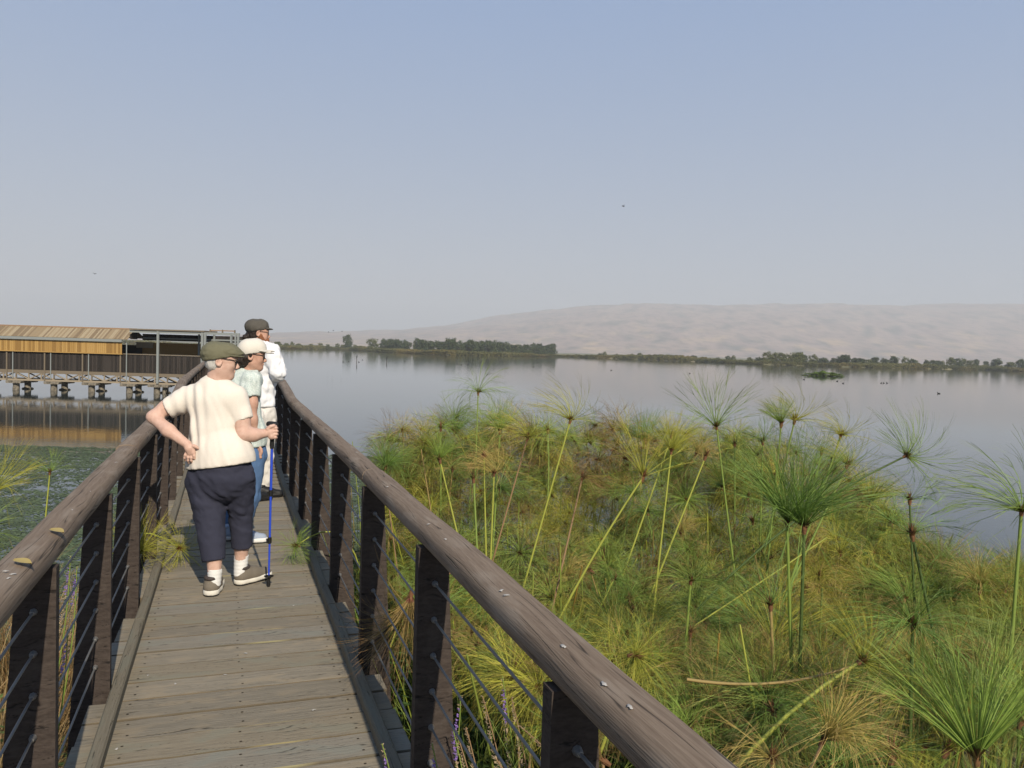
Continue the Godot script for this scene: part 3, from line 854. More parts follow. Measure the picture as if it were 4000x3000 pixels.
	while d < 42.6:
		for xx in [-0.38, 0.54]: part("pile", pm, M.post, o, Transform3D(Basis(), Vector3(xx, rise(d), -d)))
		d += 3.0

# ---------------------------------------------------------------- railings
func build_railings() -> void:
	var rg := RandomNumberGenerator.new(); rg.seed = 15
	var prof := PackedVector2Array()      # flat-bottomed round-topped timber, 0.16 wide
	prof.append(Vector2(-0.047, 0.003)); prof.append(Vector2(0.047, 0.003))
	for k in 13:
		var an := lerpf(-0.32, PI + 0.32, k / 12.0)
		prof.append(Vector2(signf(cos(an)) * pow(absf(cos(an)), 0.72) * 0.056, 0.030 + signf(sin(an)) * pow(absf(sin(an)), 0.8) * 0.046))
	var fer := MB.new()
	fer.tube(PackedVector3Array([Vector3(0, 0, -0.01), Vector3(0, 0, 0.006), Vector3(0, 0, 0.009), Vector3(0, 0, 0.016), Vector3(0, 0, 0.019)]), PackedFloat32Array([0.011, 0.011, 0.0085, 0.0085, 0.006]), 8)
	var fm := fer.mesh()
	for side in [[-1.0, -0.467, "left"], [1.0, 0.620, "right"]]:
		var s: float = side[0]
		var o := thing("railing", "weathered log railing beside the open water and the hide" if s < 0 else "weathered log railing beside the papyrus thicket", "railing")
		o.transform = walk_t
		var pm := []
		for i in 3:
			var mb := MB.new()
			var w := rg.randf_range(-0.004, 0.004)
			var p := PackedVector2Array([Vector2(0, -0.38), Vector2(s * (0.172 + w), -0.38), Vector2(s * (0.134 + w), 0.3), Vector2(s * (0.103 + w), 0.871), Vector2(0, 0.871)])
			if s < 0: p.reverse()
			mb.sweep(p, [Transform3D(Basis(), Vector3(0, 0, -0.025)), Transform3D(Basis(), Vector3(0, 0, 0.025))], false, true, Vector2(rg.randf() * 4.0, 0))
			pm.append(mb.mesh())
		var k := -2
		while POST0 + STEP * k < 42.6:
			var d := POST0 + STEP * k
			var po := part("post", pm[(k + 30) % 3], M.post, o, Transform3D(Basis(Vector3.UP, rg.randf_range(-0.03, 0.03)), Vector3(side[1], rise(d), -d)))
			if d < 16.0:
				for c in 6: part("ferrule", fm, M.bolt, po, Transform3D(Basis(), Vector3(s * 0.058, 0.12 + 0.125 * c, 0.025)))
			k += 1
		for c in 6:
			var pts := PackedVector3Array(); var rad := PackedFloat32Array()
			for i in 30:
				var d := 0.9 + 41.6 * i / 29.0
				pts.append(Vector3(side[1] + s * 0.058, rise(d) + 0.12 + 0.125 * c, -d)); rad.append(0.0042)
			var mb := MB.new()
			mb.tube(pts, rad, 7)
			part("cable", mb.mesh(), M.steel, o)
		# handrail timbers, three posts long, each a little different
		var d0 := 0.35 if s > 0 else 1.42
		while d0 < 40.0:
			var ln := 3.57
			var mb := MB.new()
			var fr := []
			var wob := rg.randf_range(-0.006, 0.006); var up := rg.randf_range(-0.004, 0.006); var fat := rg.randf_range(0.95, 1.06)
			var wn := noise(rg.randi() % 999, 0.9, 2)
			for i in 41:
				var dd := d0 + (ln - 0.006) * i / 40.0
				var e := fat * (1.0 + 0.035 * wn.get_noise_1d(dd * 1.4))
				fr.append(Transform3D(Basis(Vector3(-e, 0, 0), Vector3(0, 1.0 + 0.06 * wn.get_noise_1d(dd + 50.0), 0), Vector3(0, 0, -1)), Vector3((-0.532 if s < 0 else 0.681) + wob * 0.5 + 0.004 * wn.get_noise_1d(dd * 0.8 + 9.0), rise(dd) + 0.876 + up * 0.5, -dd)))
			mb.sweep(prof, fr, true, true, Vector2(rg.randf() * 6.0, rg.randf()))
			part("handrail", mb.mesh(), M.rail, o)
			d0 += ln

# ---------------------------------------------------------------- people
func head_prims(c: Vector3, f: Vector3, u: Vector3, s := 1.0) -> Array:   # c between the ears, f where the face looks, u up
	var r := f.cross(u).normalized()
	var P := func(a: float, b: float, e: float) -> Vector3: return c + (f * a + u * b + r * e) * s
	var out := [
		[P.call(-0.025, 0.035, 0.0), P.call(0.02, 0.04, 0.0), 0.077 * s, 0.074 * s],
		[P.call(0.02, 0.0, 0.0), P.call(0.035, -0.06, 0.0), 0.062 * s, 0.046 * s],
		[P.call(0.05, -0.06, 0.0), P.call(0.062, -0.092, 0.0), 0.036 * s, 0.026 * s],
		[P.call(0.0, -0.055, 0.045), P.call(0.055, -0.09, 0.012), 0.022 * s, 0.02 * s],
		[P.call(0.0, -0.055, -0.045), P.call(0.055, -0.09, -0.012), 0.022 * s, 0.02 * s],
		[P.call(0.066, 0.03, 0.028), P.call(0.066, 0.03, -0.028), 0.024 * s, 0.024 * s],
		[P.call(0.056, -0.025, 0.036), P.call(0.056, -0.025, 0.03), 0.026 * s, 0.026 * s],
		[P.call(0.056, -0.025, -0.036), P.call(0.056, -0.025, -0.03), 0.026 * s, 0.026 * s]]
	return out
func face_prims(c: Vector3, f: Vector3, u: Vector3, s := 1.0) -> Array:   # nose, lips, chin, ears: less smoothing
	var r := f.cross(u).normalized()
	var P := func(a: float, b: float, e: float) -> Vector3: return c + (f * a + u * b + r * e) * s
	var out := [
		[P.call(0.084, 0.012, 0.0), P.call(0.108, -0.028, 0.0), 0.008 * s, 0.013 * s],
		[P.call(0.10, -0.034, 0.009), P.call(0.10, -0.034, -0.009), 0.010 * s, 0.010 * s],
		[P.call(0.089, -0.056, 0.016), P.call(0.089, -0.056, -0.016), 0.009 * s, 0.009 * s],
		[P.call(0.087, -0.067, 0.013), P.call(0.087, -0.067, -0.013), 0.009 * s, 0.009 * s],
		[P.call(0.08, -0.094, 0.006), P.call(0.08, -0.094, -0.006), 0.015 * s, 0.015 * s]]
	for e in [1.0, -1.0]:
		for a in 8:      # the rim of the ear as a ring of small beads, and its lobe
			var t := -1.9 + a * 0.62
			var t2 := t + 0.62
			out.append([P.call(-0.012 - 0.017 * cos(t - 0.2), 0.0 + 0.027 * sin(t) * -1.0, e * 0.083), P.call(-0.012 - 0.017 * cos(t2 - 0.2), 0.0 + 0.027 * sin(t2) * -1.0, e * 0.083), 0.0055 * s, 0.0055 * s])
		out.append([P.call(-0.008, -0.024, e * 0.08), P.call(-0.004, -0.03, e * 0.078), 0.008 * s, 0.007 * s])
		out.append([P.call(-0.010, 0.012, e * 0.074), P.call(-0.008, -0.015, e * 0.074), 0.012 * s, 0.011 * s])
	return out
func finger(a: Vector3, b: Vector3, c: Vector3, d: Vector3, r: float) -> Array:
	return [[a, b, r, r * 0.95], [b, c, r * 0.95, r * 0.88], [c, d, r * 0.88, r * 0.75]]
func shoe(o: Node3D, heel: Vector3, dir: Vector3, ln: float, up: Material, sole: Material, collar: Material, w := 1.0) -> void:
	var y := Vector3.UP
	var r := dir.cross(y).normalized()
	var H := func(a: float, b: float, e: float) -> Vector3: return heel + dir * a * ln + y * b + r * e * w
	var mb := MB.new()
	blend_mesh(mb, [
		[H.call(0.13, 0.05, 0), H.call(0.42, 0.05, 0), 0.037 * w, 0.041 * w], [H.call(0.42, 0.046, 0), H.call(0.86, 0.036, 0.006), 0.043 * w, 0.036 * w],
		[H.call(0.14, 0.06, 0), H.call(0.18, 0.095, 0), 0.036 * w, 0.037 * w], [H.call(0.3, 0.07, 0), H.call(0.55, 0.055, 0), 0.036 * w, 0.034 * w]], 0.03, 0.007, y, [[heel + y * 0.022, -y], [heel + y * 0.118, y]])
	var s := part("shoe", mb.mesh(), up, o)
	var ms := MB.new()
	blend_mesh(ms, [[H.call(0.13, 0.024, 0), H.call(0.42, 0.024, 0), 0.043 * w, 0.045 * w], [H.call(0.42, 0.024, 0), H.call(0.86, 0.026, 0.006), 0.048 * w, 0.042 * w]], 0.02, 0.007, y, [[heel + y * 0.042, y], [heel + y * 0.008, -y]])
	part("sole", ms.mesh(), sole, s)
	var mt := MB.new()
	blend_mesh(mt, [[H.call(0.13, 0.006, 0), H.call(0.86, 0.006, 0.004), 0.041 * w, 0.038 * w], [H.call(0.45, 0.006, 0), H.call(0.8, 0.006, 0.004), 0.044 * w, 0.04 * w]], 0.02, 0.007, y, [[heel + y * 0.0095, y], [heel + y * 0.0005, -y]])
	part("tread", mt.mesh(), M.black, s)
	var mc := MB.new()
	blend_mesh(mc, [[H.call(0.10, 0.095, 0), H.call(0.12, 0.112, 0), 0.03 * w, 0.034 * w], [H.call(0.17, 0.105, 0), H.call(0.2, 0.11, 0), 0.0385 * w, 0.0385 * w]], 0.02, 0.006, y, [[heel + y * 0.122, y], [heel + y * 0.1, -y]])
	part("collar", mc.mesh(), collar, s)

func build_people() -> void:
	person_one()
	person_two()
	person_three()

func person_one() -> void:      # older walker in a cream T-shirt and flat cap, one hand on the hip, the other on the pole
	var base := (on_plane(835, 2325, 0.0) + on_plane(945, 2285, 0.0)) * 0.5
	base.y = 0.0
	var o := thing("person", "walker in cream T-shirt, navy cropped trousers and olive flat cap, hand on hip", "person", base)
	var J := func(px: float, py: float, z := 5.0) -> Vector3: return at_depth(px, py, z) - base
	var nf := Vector3(0.15, 0, -1).normalized()
	var hu := Vector3(0.05, 1, 0.0).normalized()
	var hf := Vector3(0.93, -0.10, -0.36).normalized()
	hu = (hu - hf * hu.dot(hf)).normalized()
	var hc: Vector3 = J.call(863, 1410)
	var s := 0.945
	# body: one continuous figure
	var body := MB.new()
	blend_mesh(body, [
		[J.call(795, 1570), J.call(885, 1570), 0.075, 0.075, 0.8], [J.call(838, 1580), J.call(840, 1800), 0.12, 0.13, 0.75], [J.call(810, 1860), J.call(915, 1860), 0.10, 0.10],
		[J.call(838, 1520), J.call(852, 1450), 0.062, 0.056],
		[J.call(740, 1560), J.call(650, 1594, 4.97), 0.048, 0.045], [J.call(650, 1592, 4.97), J.call(599, 1629, 4.93), 0.045, 0.038], [J.call(599, 1629, 4.93), J.call(658, 1682, 4.88), 0.037, 0.039], [J.call(658, 1682, 4.88), J.call(732, 1737, 4.86), 0.039, 0.026],
		[J.call(915, 1565), J.call(944, 1640, 4.99), 0.048, 0.048], [J.call(944, 1640, 4.99), J.call(952, 1694, 4.98), 0.050, 0.046], [J.call(952, 1696, 4.98), J.call(990, 1699, 5.01), 0.045, 0.040], [J.call(990, 1699, 5.01), J.call(1043, 1691, 5.06), 0.040, 0.027],
		[J.call(806, 1900), J.call(822, 2050, 4.96), 0.075, 0.05], [J.call(822, 2050, 4.96), J.call(837, 2160, 4.93), 0.048, 0.05], [J.call(838, 2160, 4.93), J.call(836, 2270, 4.915), 0.05, 0.034],
		[J.call(926, 1900, 5.03), J.call(941, 2030, 5.11), 0.075, 0.045], [J.call(941, 2030, 5.11), J.call(944, 2130, 5.13), 0.044, 0.046], [J.call(944, 2130, 5.13), J.call(938, 2238, 5.15), 0.045, 0.034]], 0.024, 0.011, nf)
	blend_mesh(body, head_prims(hc, hf, hu, s) + [[J.call(846, 1480), J.call(857, 1432), 0.060, 0.058]], 0.035, 0.006, nf)
	blend_mesh(body, face_prims(hc, hf, hu, s), 0.008, 0.0035, nf)
	# hand on the hip, fingers pointing down
	var lh := [[J.call(730, 1735, 4.86), J.call(740, 1752, 4.86), 0.027, 0.027], [J.call(736, 1752, 4.855), J.call(741, 1768, 4.86), 0.022, 0.018], [J.call(747, 1750, 4.86), J.call(753, 1768, 4.86), 0.022, 0.017]]
	for q in [[729, 1762, 723, 1778, 721, 1789, 724, 1799], [738, 1768, 734, 1787, 734, 1799, 737, 1809], [748, 1770, 746, 1788, 747, 1799, 750, 1808], [758, 1767, 758, 1781, 759, 1790, 762, 1798]]:
		lh.append_array(finger(J.call(q[0], q[1], 4.86), J.call(q[2], q[3], 4.855), J.call(q[4], q[5], 4.86), J.call(q[6], q[7], 4.875), 0.0078))
	lh.append_array(finger(J.call(745, 1742, 4.855), J.call(757, 1742, 4.85), J.call(766, 1746, 4.855), J.call(773, 1751, 4.86), 0.0105))
	blend_mesh(body, lh, 0.006, 0.003, nf)
	# hand closed on the pole
	var rh := [[J.call(1036, 1692, 5.055), J.call(1054, 1688, 5.06), 0.028, 0.030], [J.call(1052, 1676, 5.055), J.call(1060, 1704, 5.055), 0.022, 0.021]]
	for i in 4:
		var yy := 1673.0 + i * 12.2
		var xx: float = 1060.0 + [2, 4, 3, 0][i]
		rh.append_array(finger(J.call(xx - 4, yy, 5.05), J.call(xx + 16, yy - 1, 5.058), J.call(xx + 19, yy, 5.095), J.call(xx + 4, yy + 1, 5.118), 0.0095))
	rh.append_array(finger(J.call(1046, 1676, 5.04), J.call(1058, 1666, 5.04), J.call(1069, 1663, 5.05), J.call(1077, 1665, 5.07), 0.0115))
	blend_mesh(body, rh, 0.005, 0.003, nf)
	part("body", body.mesh(), M.skin_pale, o)
	# T-shirt
	var fold := noise(101, 1.0, 2)
	var hip: Vector3 = J.call(745, 1770)
	var wr := func(p: Vector3) -> float:
		var a := fold.get_noise_3d(p.x * 9.0 + p.y * 3.4, p.y * 1.3, p.z * 3.0)
		var b := fold.get_noise_3d(p.x * 15.0 - p.y * 4.0 + 30.0, p.y * 2.2, 7.0)
		# pulled folds that run from the shoulder blade to the hand on the hip
		var pull := sin((p.x - hip.x) * 95.0 + p.y * 14.0) * smoothstep(0.16, 0.02, absf(p.x - hip.x - 0.04)) * smoothstep(0.75, 0.95, p.y) * smoothstep(1.36, 1.2, p.y)
		return (0.5 - absf(a) * 2.2) * 0.006 + b * 0.0035 + pull * 0.007
	var tee := MB.new()
	var hem_n := Vector3(0.145, -0.989, 0.03).normalized()
	blend_mesh(tee, [
		[J.call(775, 1562), J.call(898, 1556), 0.098, 0.096, 0.86], [J.call(802, 1522), J.call(880, 1518), 0.062, 0.058],
		[J.call(836, 1575), J.call(834, 1690), 0.150, 0.146, 0.76], [J.call(836, 1690), J.call(862, 1800), 0.150, 0.208, 0.78], [J.call(862, 1800), J.call(866, 1880), 0.212, 0.216, 0.78],
		[J.call(738, 1556), J.call(655, 1597, 4.97), 0.078, 0.066, 1.0, true], [J.call(918, 1556), J.call(953, 1643, 4.99), 0.072, 0.059, 1.0, true],
		[J.call(838, 1500), J.call(845, 1482), 0.074, 0.064, 1.0, true]], 0.035, 0.0085, nf, [[J.call(865, 1817), hem_n]], wr, 0.016)
	part("t_shirt", tee.mesh(), M.tee, o)
	# trousers
	var tro := MB.new()
	var crease := noise(102, 1.0, 3)
	var wt := func(p: Vector3) -> float: return (0.5 - absf(crease.get_noise_3d(p.x * 6.0, p.y * 8.0 + p.x * 5.0, p.z * 5.0)) * 2.0) * 0.010 * smoothstep(0.2, 0.5, p.y) + crease.get_noise_3d(p.x * 20.0, p.y * 14.0, p.z * 20.0) * 0.003
	blend_mesh(tro, [
		[J.call(806, 1866), J.call(921, 1858), 0.124, 0.122, 0.8], [J.call(862, 1815), J.call(862, 1850), 0.19, 0.195, 0.8],
		[J.call(802, 1880), J.call(819, 2010, 4.97), 0.122, 0.094], [J.call(819, 2010, 4.97), J.call(835, 2190, 4.93), 0.094, 0.069, 1.0, true],
		[J.call(926, 1875, 5.02), J.call(941, 2010, 5.10), 0.115, 0.075], [J.call(941, 2010, 5.10), J.call(945, 2137, 5.13), 0.075, 0.064, 1.0, true]], 0.008, 0.0085, nf, [], wt, 0.015)
	part("trousers", tro.mesh(), M.navy, o)
	# socks, shoes
	for q in [[840, 2222, 836, 2278, 4.92, 0.043], [943, 2168, 938, 2240, 5.145, 0.045]]:
		var sk := MB.new()
		blend_mesh(sk, [[J.call(q[2], q[3], q[4]), J.call(q[0], q[1], q[4]), 0.040, q[5], 1.0, true]], 0.01, 0.007, nf, [], func(p: Vector3) -> float: return sin(p.y * 260.0) * 0.0012, 0.002)
		part("sock", sk.mesh(), M.sock, o)
	var hl := on_plane(822, 2332, 0.0) - base; hl.y = 0
	shoe(o, hl + Vector3(0, 0, 0.0), Vector3(-0.22, 0, -1).normalized(), 0.26, M.shoe, M.sole, M.shoe_dark, 1.12)
	var hr := on_plane(925, 2288, 0.0) - base; hr.y = 0
	shoe(o, hr, Vector3(0.52, 0, -0.85).normalized(), 0.26, M.shoe, M.sole, M.shoe_dark, 1.08)
	# hair and cap
	var rt := hf.cross(hu)
	var P := func(a: float, b: float, e: float) -> Vector3: return hc + (hf * a + hu * b + rt * e) * s
	var hn := noise(103, 1.0, 3)
	var hair := MB.new()
	blend_mesh(hair, [[P.call(-0.026, 0.03, 0.0), P.call(-0.012, 0.035, 0.0), 0.081, 0.079], [P.call(-0.045, -0.025, 0.03), P.call(-0.045, -0.025, -0.03), 0.042, 0.042], [P.call(0.01, 0.02, 0.076), P.call(0.02, -0.005, 0.076), 0.008, 0.006]], 0.03, 0.005, nf, [[P.call(-0.003, 0, 0), (hf + hu * 0.25).normalized()], [P.call(0, 0.05, 0), hu]], func(p: Vector3) -> float: return hn.get_noise_3d(p.x * 40.0, p.y * 12.0, p.z * 40.0) * 0.006, 0.006)
	part("hair", hair.mesh(), M.hair_white, o)
	var cap := MB.new()
	var cn := noise(104, 1.0, 3)
	blend_mesh(cap, [[P.call(-0.03, 0.050, 0.0), P.call(0.035, 0.060, 0.0), 0.093, 0.078, 0.80], [P.call(0.02, 0.062, 0.0), P.call(0.095, 0.052, 0.0), 0.075, 0.045, 0.62], [P.call(-0.03, 0.02, 0.0), P.call(-0.02, 0.02, 0.0), 0.087, 0.085, 0.8]], 0.03, 0.006, hu, [[P.call(0.0, 0.020, 0.0), (-hu + hf * 0.30).normalized()]], func(p: Vector3) -> float: return cn.get_noise_3d(p.x * 14.0, p.y * 30.0, p.z * 14.0) * 0.006, 0.006)
	var co := part("flat_cap", cap.mesh(), M.olive, o)
	var pk := MB.new()
	blend_mesh(pk, [[P.call(0.065, 0.044, 0.025), P.call(0.065, 0.044, -0.025), 0.058, 0.058, 0.13], [P.call(0.095, 0.046, 0.012), P.call(0.095, 0.046, -0.012), 0.048, 0.048, 0.15]], 0.02, 0.005, hu)
	part("peak", pk.mesh(), M.olive, co)
	glasses(o, hc, hf, hu, s, false)
	pole(o, base)

func glasses(o: Node3D, c: Vector3, f: Vector3, u: Vector3, s: float, dark: bool) -> void:
	var r := f.cross(u).normalized()
	var P := func(a: float, b: float, e: float) -> Vector3: return c + (f * a + u * b + r * e) * s
	var fr := MB.new()
	for e in [1.0, -1.0]:
		fr.tube(PackedVector3Array([P.call(-0.012, 0.022, e * 0.082), P.call(0.04, 0.02, e * 0.083), P.call(0.088, 0.016, e * 0.064)]), PackedFloat32Array([0.0022, 0.0022, 0.0024]), 5)
		var ring := PackedVector3Array(); var rad := PackedFloat32Array()
		for i in 13:
			var a := TAU * i / 12.0
			ring.append(P.call(0.100 - 0.010 * absf(cos(a) * 0.5 + 0.5 * e * e), 0.004 + 0.017 * sin(a), e * 0.036 + 0.027 * cos(a))); rad.append(0.002)
		fr.tube(ring, rad, 5, false)
	fr.tube(PackedVector3Array([P.call(0.098, 0.01, 0.01), P.call(0.103, 0.012, 0.0), P.call(0.098, 0.01, -0.01)]), PackedFloat32Array([0.002, 0.002, 0.002]), 5)
	var g := part("sunglasses" if dark else "glasses", fr.mesh(), M.black, o)
	for e in [1.0, -1.0]:
		var ln := MB.new()
		blend_mesh(ln, [[P.call(0.094, 0.004, e * 0.030), P.call(0.090, 0.004, e * 0.044), 0.0175, 0.0165, 0.16]], 0.01, 0.004, f)
		part("lens", ln.mesh(), M.glass_dark, g)

func pole(_o: Node3D, _b: Vector3) -> void:
	var tip := on_plane(1049, 2292, 0.0)
	var top := at_depth(1064, 1664, 5.085)
	var o := thing("trekking_pole", "bright blue trekking pole planted on the planks, black grip in hand", "trekking pole", tip)
	var ax := (top - tip)
	var at := func(t: float) -> Vector3: return ax * t
	var seg := func(called: String, t0: float, t1: float, r0: float, r1: float, m: Material) -> Node:
		var mb := MB.new()
		mb.tube(PackedVector3Array([at.call(t0), at.call(t1)]), PackedFloat32Array([r0, r1]), 12)
		return part(called, mb.mesh(), m, o)
	seg.call("tip", 0.0, 0.035, 0.004, 0.006, M.steel)
	var ft := MB.new()
	ft.tube(PackedVector3Array([at.call(0.0), at.call(0.012), at.call(0.05), at.call(0.062)]), PackedFloat32Array([0.008, 0.012, 0.009, 0.006]), 10)
	part("rubber_foot", ft.mesh(), M.black, o)
	var bk := MB.new()
	bk.tube(PackedVector3Array([at.call(0.064), at.call(0.068), at.call(0.074)]), PackedFloat32Array([0.028, 0.031, 0.012]), 14)
	part("basket", bk.mesh(), M.black, o)
	seg.call("lower_shaft", 0.062, 0.29, 0.006, 0.0062, M.pole_blue)
	seg.call("middle_shaft", 0.29, 0.585, 0.0072, 0.0074, M.pole_blue)
	seg.call("upper_shaft", 0.585, 0.90, 0.0084, 0.0086, M.pole_blue)
	var side := ax.cross(Vector3(0, 0, 1)).normalized() * -1.0
	for t in [0.288, 0.582]:
		var mb := MB.new()
		mb.tube(PackedVector3Array([at.call(t - 0.018), at.call(t - 0.012), at.call(t + 0.016), at.call(t + 0.022)]), PackedFloat32Array([0.009, 0.0125, 0.0125, 0.0095]), 10)
		mb.tube(PackedVector3Array([at.call(t - 0.016) + side * 0.013, at.call(t + 0.012) + side * 0.019]), PackedFloat32Array([0.006, 0.0045]), 6)
		part("clamp", mb.mesh(), M.black, o)
	var gr := MB.new()
	gr.tube(PackedVector3Array([at.call(0.86), at.call(0.88), at.call(0.94), at.call(0.985)]), PackedFloat32Array([0.012, 0.0145, 0.0135, 0.016]), 12)
	var gp := part("grip", gr.mesh(), M.black, o)
	var hd := MB.new()
	var p0: Vector3 = at.call(1.0)
	blend_mesh(hd, [[p0 + Vector3(-0.022, 0.012, 0.0), p0 + Vector3(0.018, 0.008, 0.0), 0.018, 0.019], [at.call(0.97), p0, 0.017, 0.018]], 0.02, 0.005, Vector3.BACK)
	part("grip_head", hd.mesh(), M.black, gp)

func person_two() -> void:      # woman in a pale printed shirt and cream cap
	var base := on_plane(955, 2118, 0.0)
	base.y = 0.0
	var o := thing("person", "walker in pale green printed shirt, jeans and cream peaked cap, behind the cream T-shirt", "person", base)
	var J := func(px: float, py: float, z := 6.35) -> Vector3: return at_depth(px, py, z) - base
	var nf := Vector3(0.75, 0, -0.66).normalized()
	var hf := Vector3(0.95, -0.06, -0.30).normalized()
	var hu := Vector3(0.0, 1, 0.0)
	hu = (hu - hf * hu.dot(hf)).normalized()
	var hc: Vector3 = J.call(986, 1392)
	var s := 0.93
	var body := MB.new()
	blend_mesh(body, [
		[J.call(925, 1500), J.call(985, 1500), 0.07, 0.07], [J.call(955, 1520), J.call(962, 1720), 0.11, 0.12, 0.8],
		[J.call(964, 1480), J.call(978, 1425), 0.052, 0.045],
		[J.call(985, 1490, 6.28), J.call(984, 1575, 6.25), 0.05, 0.040], [J.call(984, 1575, 6.25), J.call(985, 1640, 6.25), 0.039, 0.036], [J.call(985, 1640, 6.25), J.call(1004, 1735, 6.28), 0.036, 0.026],
		[J.call(918, 1495, 6.42), J.call(905, 1620, 6.5), 0.05, 0.038], [J.call(905, 1620, 6.5), J.call(930, 1720, 6.5), 0.036, 0.026],
		[J.call(945, 1790), J.call(915, 1960, 6.45), 0.09, 0.06], [J.call(915, 1960, 6.45), J.call(893, 2090, 6.5), 0.055, 0.035],
		[J.call(980, 1790, 6.3), J.call(972, 1950, 6.28), 0.09, 0.06], [J.call(972, 1950, 6.28), J.call(936, 2095, 6.27), 0.055, 0.035]], 0.04, 0.013, nf)
	blend_mesh(body, head_prims(hc, hf, hu, s) + [[J.call(970, 1450), J.call(982, 1415), 0.046, 0.045]], 0.035, 0.006, nf)
	blend_mesh(body, face_prims(hc, hf, hu, s), 0.008, 0.004, nf)
	for q in [[1004, 1735, 6.28, 1.0], [930, 1720, 6.5, -1.0]]:
		var hd := [[J.call(q[0], q[1], q[2]), J.call(q[0] + 3, q[1] + 22, q[2]), 0.024, 0.026]]
		for i in 4: hd.append_array(finger(J.call(q[0] - 6 + i * 6, q[1] + 26, q[2] - 0.01 * i), J.call(q[0] - 6 + i * 6, q[1] + 42, q[2] - 0.01 * i), J.call(q[0] - 4 + i * 6, q[1] + 52, q[2] - 0.01 * i), J.call(q[0] - 3 + i * 5, q[1] + 60, q[2]), 0.0088))
		hd.append_array(finger(J.call(q[0] + 8, q[1] + 8, q[2] - 0.02), J.call(q[0] + 16, q[1] + 20, q[2] - 0.03), J.call(q[0] + 18, q[1] + 30, q[2] - 0.03), J.call(q[0] + 17, q[1] + 38, q[2] - 0.03), 0.0095))
		blend_mesh(body, hd, 0.012, 0.005, nf)
	part("body", body.mesh(), M.skin, o)
	var fold := noise(111, 1.0, 2)
	var wr := func(p: Vector3) -> float: return (0.5 - absf(fold.get_noise_3d(p.x * 8.0, p.y * 4.0, p.z * 8.0)) * 2.0) * 0.010 + fold.get_noise_3d(p.x * 18.0, p.y * 10.0, p.z * 18.0) * 0.006
	var sh := MB.new()
	blend_mesh(sh, [
		[J.call(928, 1488), J.call(984, 1486), 0.085, 0.085], [J.call(952, 1520), J.call(958, 1600), 0.130, 0.125, 0.85], [J.call(958, 1600), J.call(972, 1700), 0.125, 0.145, 0.85], [J.call(972, 1700), J.call(978, 1790), 0.145, 0.152, 0.85],
		[J.call(984, 1486, 6.28), J.call(984, 1552, 6.25), 0.076, 0.064, 1.0, true], [J.call(920, 1490, 6.42), J.call(910, 1555, 6.47), 0.076, 0.064, 1.0, true],
		[J.call(962, 1470), J.call(970, 1446), 0.066, 0.056, 1.0, true]], 0.04, 0.010, nf, [[J.call(975, 1745), Vector3(0.1, -1, 0).normalized()]], wr, 0.014)
	var so := part("shirt", sh.mesh(), M.print, o)
	var cl := MB.new()
	blend_mesh(cl, [[J.call(950, 1457, 6.32), J.call(985, 1462, 6.27), 0.03, 0.024], [J.call(950, 1457, 6.32), J.call(946, 1452, 6.4), 0.03, 0.028]], 0.02, 0.008, Vector3.UP)
	part("collar", cl.mesh(), M.print, so)
	var tr := MB.new()
	blend_mesh(tr, [
		[J.call(945, 1770), J.call(985, 1770), 0.115, 0.115], [J.call(943, 1790), J.call(915, 1960, 6.45), 0.105, 0.075], [J.call(915, 1960, 6.45), J.call(894, 2096, 6.5), 0.074, 0.06, 1.0, true],
		[J.call(982, 1790, 6.3), J.call(972, 1950, 6.28), 0.105, 0.075], [J.call(972, 1950, 6.28), J.call(936, 2096, 6.27), 0.074, 0.06, 1.0, true]], 0.03, 0.011, nf, [], wr, 0.012)
	part("jeans", tr.mesh(), M.jeans, o)
	var h1 := on_plane(912, 2124, 0.0) - base; h1.y = 0
	shoe(o, h1, Vector3(0.94, 0, -0.34).normalized(), 0.245, M.shoe_blue, M.sock, M.shoe_blue)
	var h2 := on_plane(862, 2112, 0.0) - base; h2.y = 0
	shoe(o, h2, Vector3(0.94, 0, -0.34).normalized(), 0.245, M.shoe_blue, M.sock, M.shoe_blue)
	var rt := hf.cross(hu)
	var P := func(a: float, b: float, e: float) -> Vector3: return hc + (hf * a + hu * b + rt * e) * s
	var hn := noise(113, 1.0, 3)
	var hair := MB.new()
	blend_mesh(hair, [[P.call(-0.03, 0.02, 0.0), P.call(-0.012, 0.03, 0.0), 0.085, 0.083], [P.call(-0.10, -0.03, 0.0), P.call(-0.115, -0.06, 0.01), 0.042, 0.05], [P.call(-0.06, -0.04, 0.02), P.call(-0.06, -0.04, -0.02), 0.05, 0.05]], 0.03, 0.006, nf, [[P.call(0.0, 0, 0), (hf + hu * 0.1).normalized()]], func(p: Vector3) -> float: return hn.get_noise_3d(p.x * 40.0, p.y * 20.0, p.z * 40.0) * 0.012, 0.012)
	part("hair", hair.mesh(), M.hair_dark, o)
	var cap := MB.new()
	blend_mesh(cap, [[P.call(-0.03, 0.05, 0.0), P.call(0.02, 0.065, 0.0), 0.092, 0.086]], 0.02, 0.006, hu, [[P.call(0.0, 0.024, 0.0), (-hu + hf * 0.22).normalized()]])
	var co := part("peaked_cap", cap.mesh(), M.cream, o)
	var pk := MB.new()
	blend_mesh(pk, [[P.call(0.08, 0.052, 0.036), P.call(0.08, 0.052, -0.036), 0.06, 0.06, 0.12], [P.call(0.12, 0.042, 0.03), P.call(0.12, 0.042, -0.03), 0.056, 0.056, 0.12], [P.call(0.06, 0.06, 0.0), P.call(0.13, 0.052, 0.0), 0.055, 0.05, 0.14]], 0.02, 0.005, hu)
	part("peak", pk.mesh(), M.cream, co)
	glasses(o, hc, hf, hu, s, true)

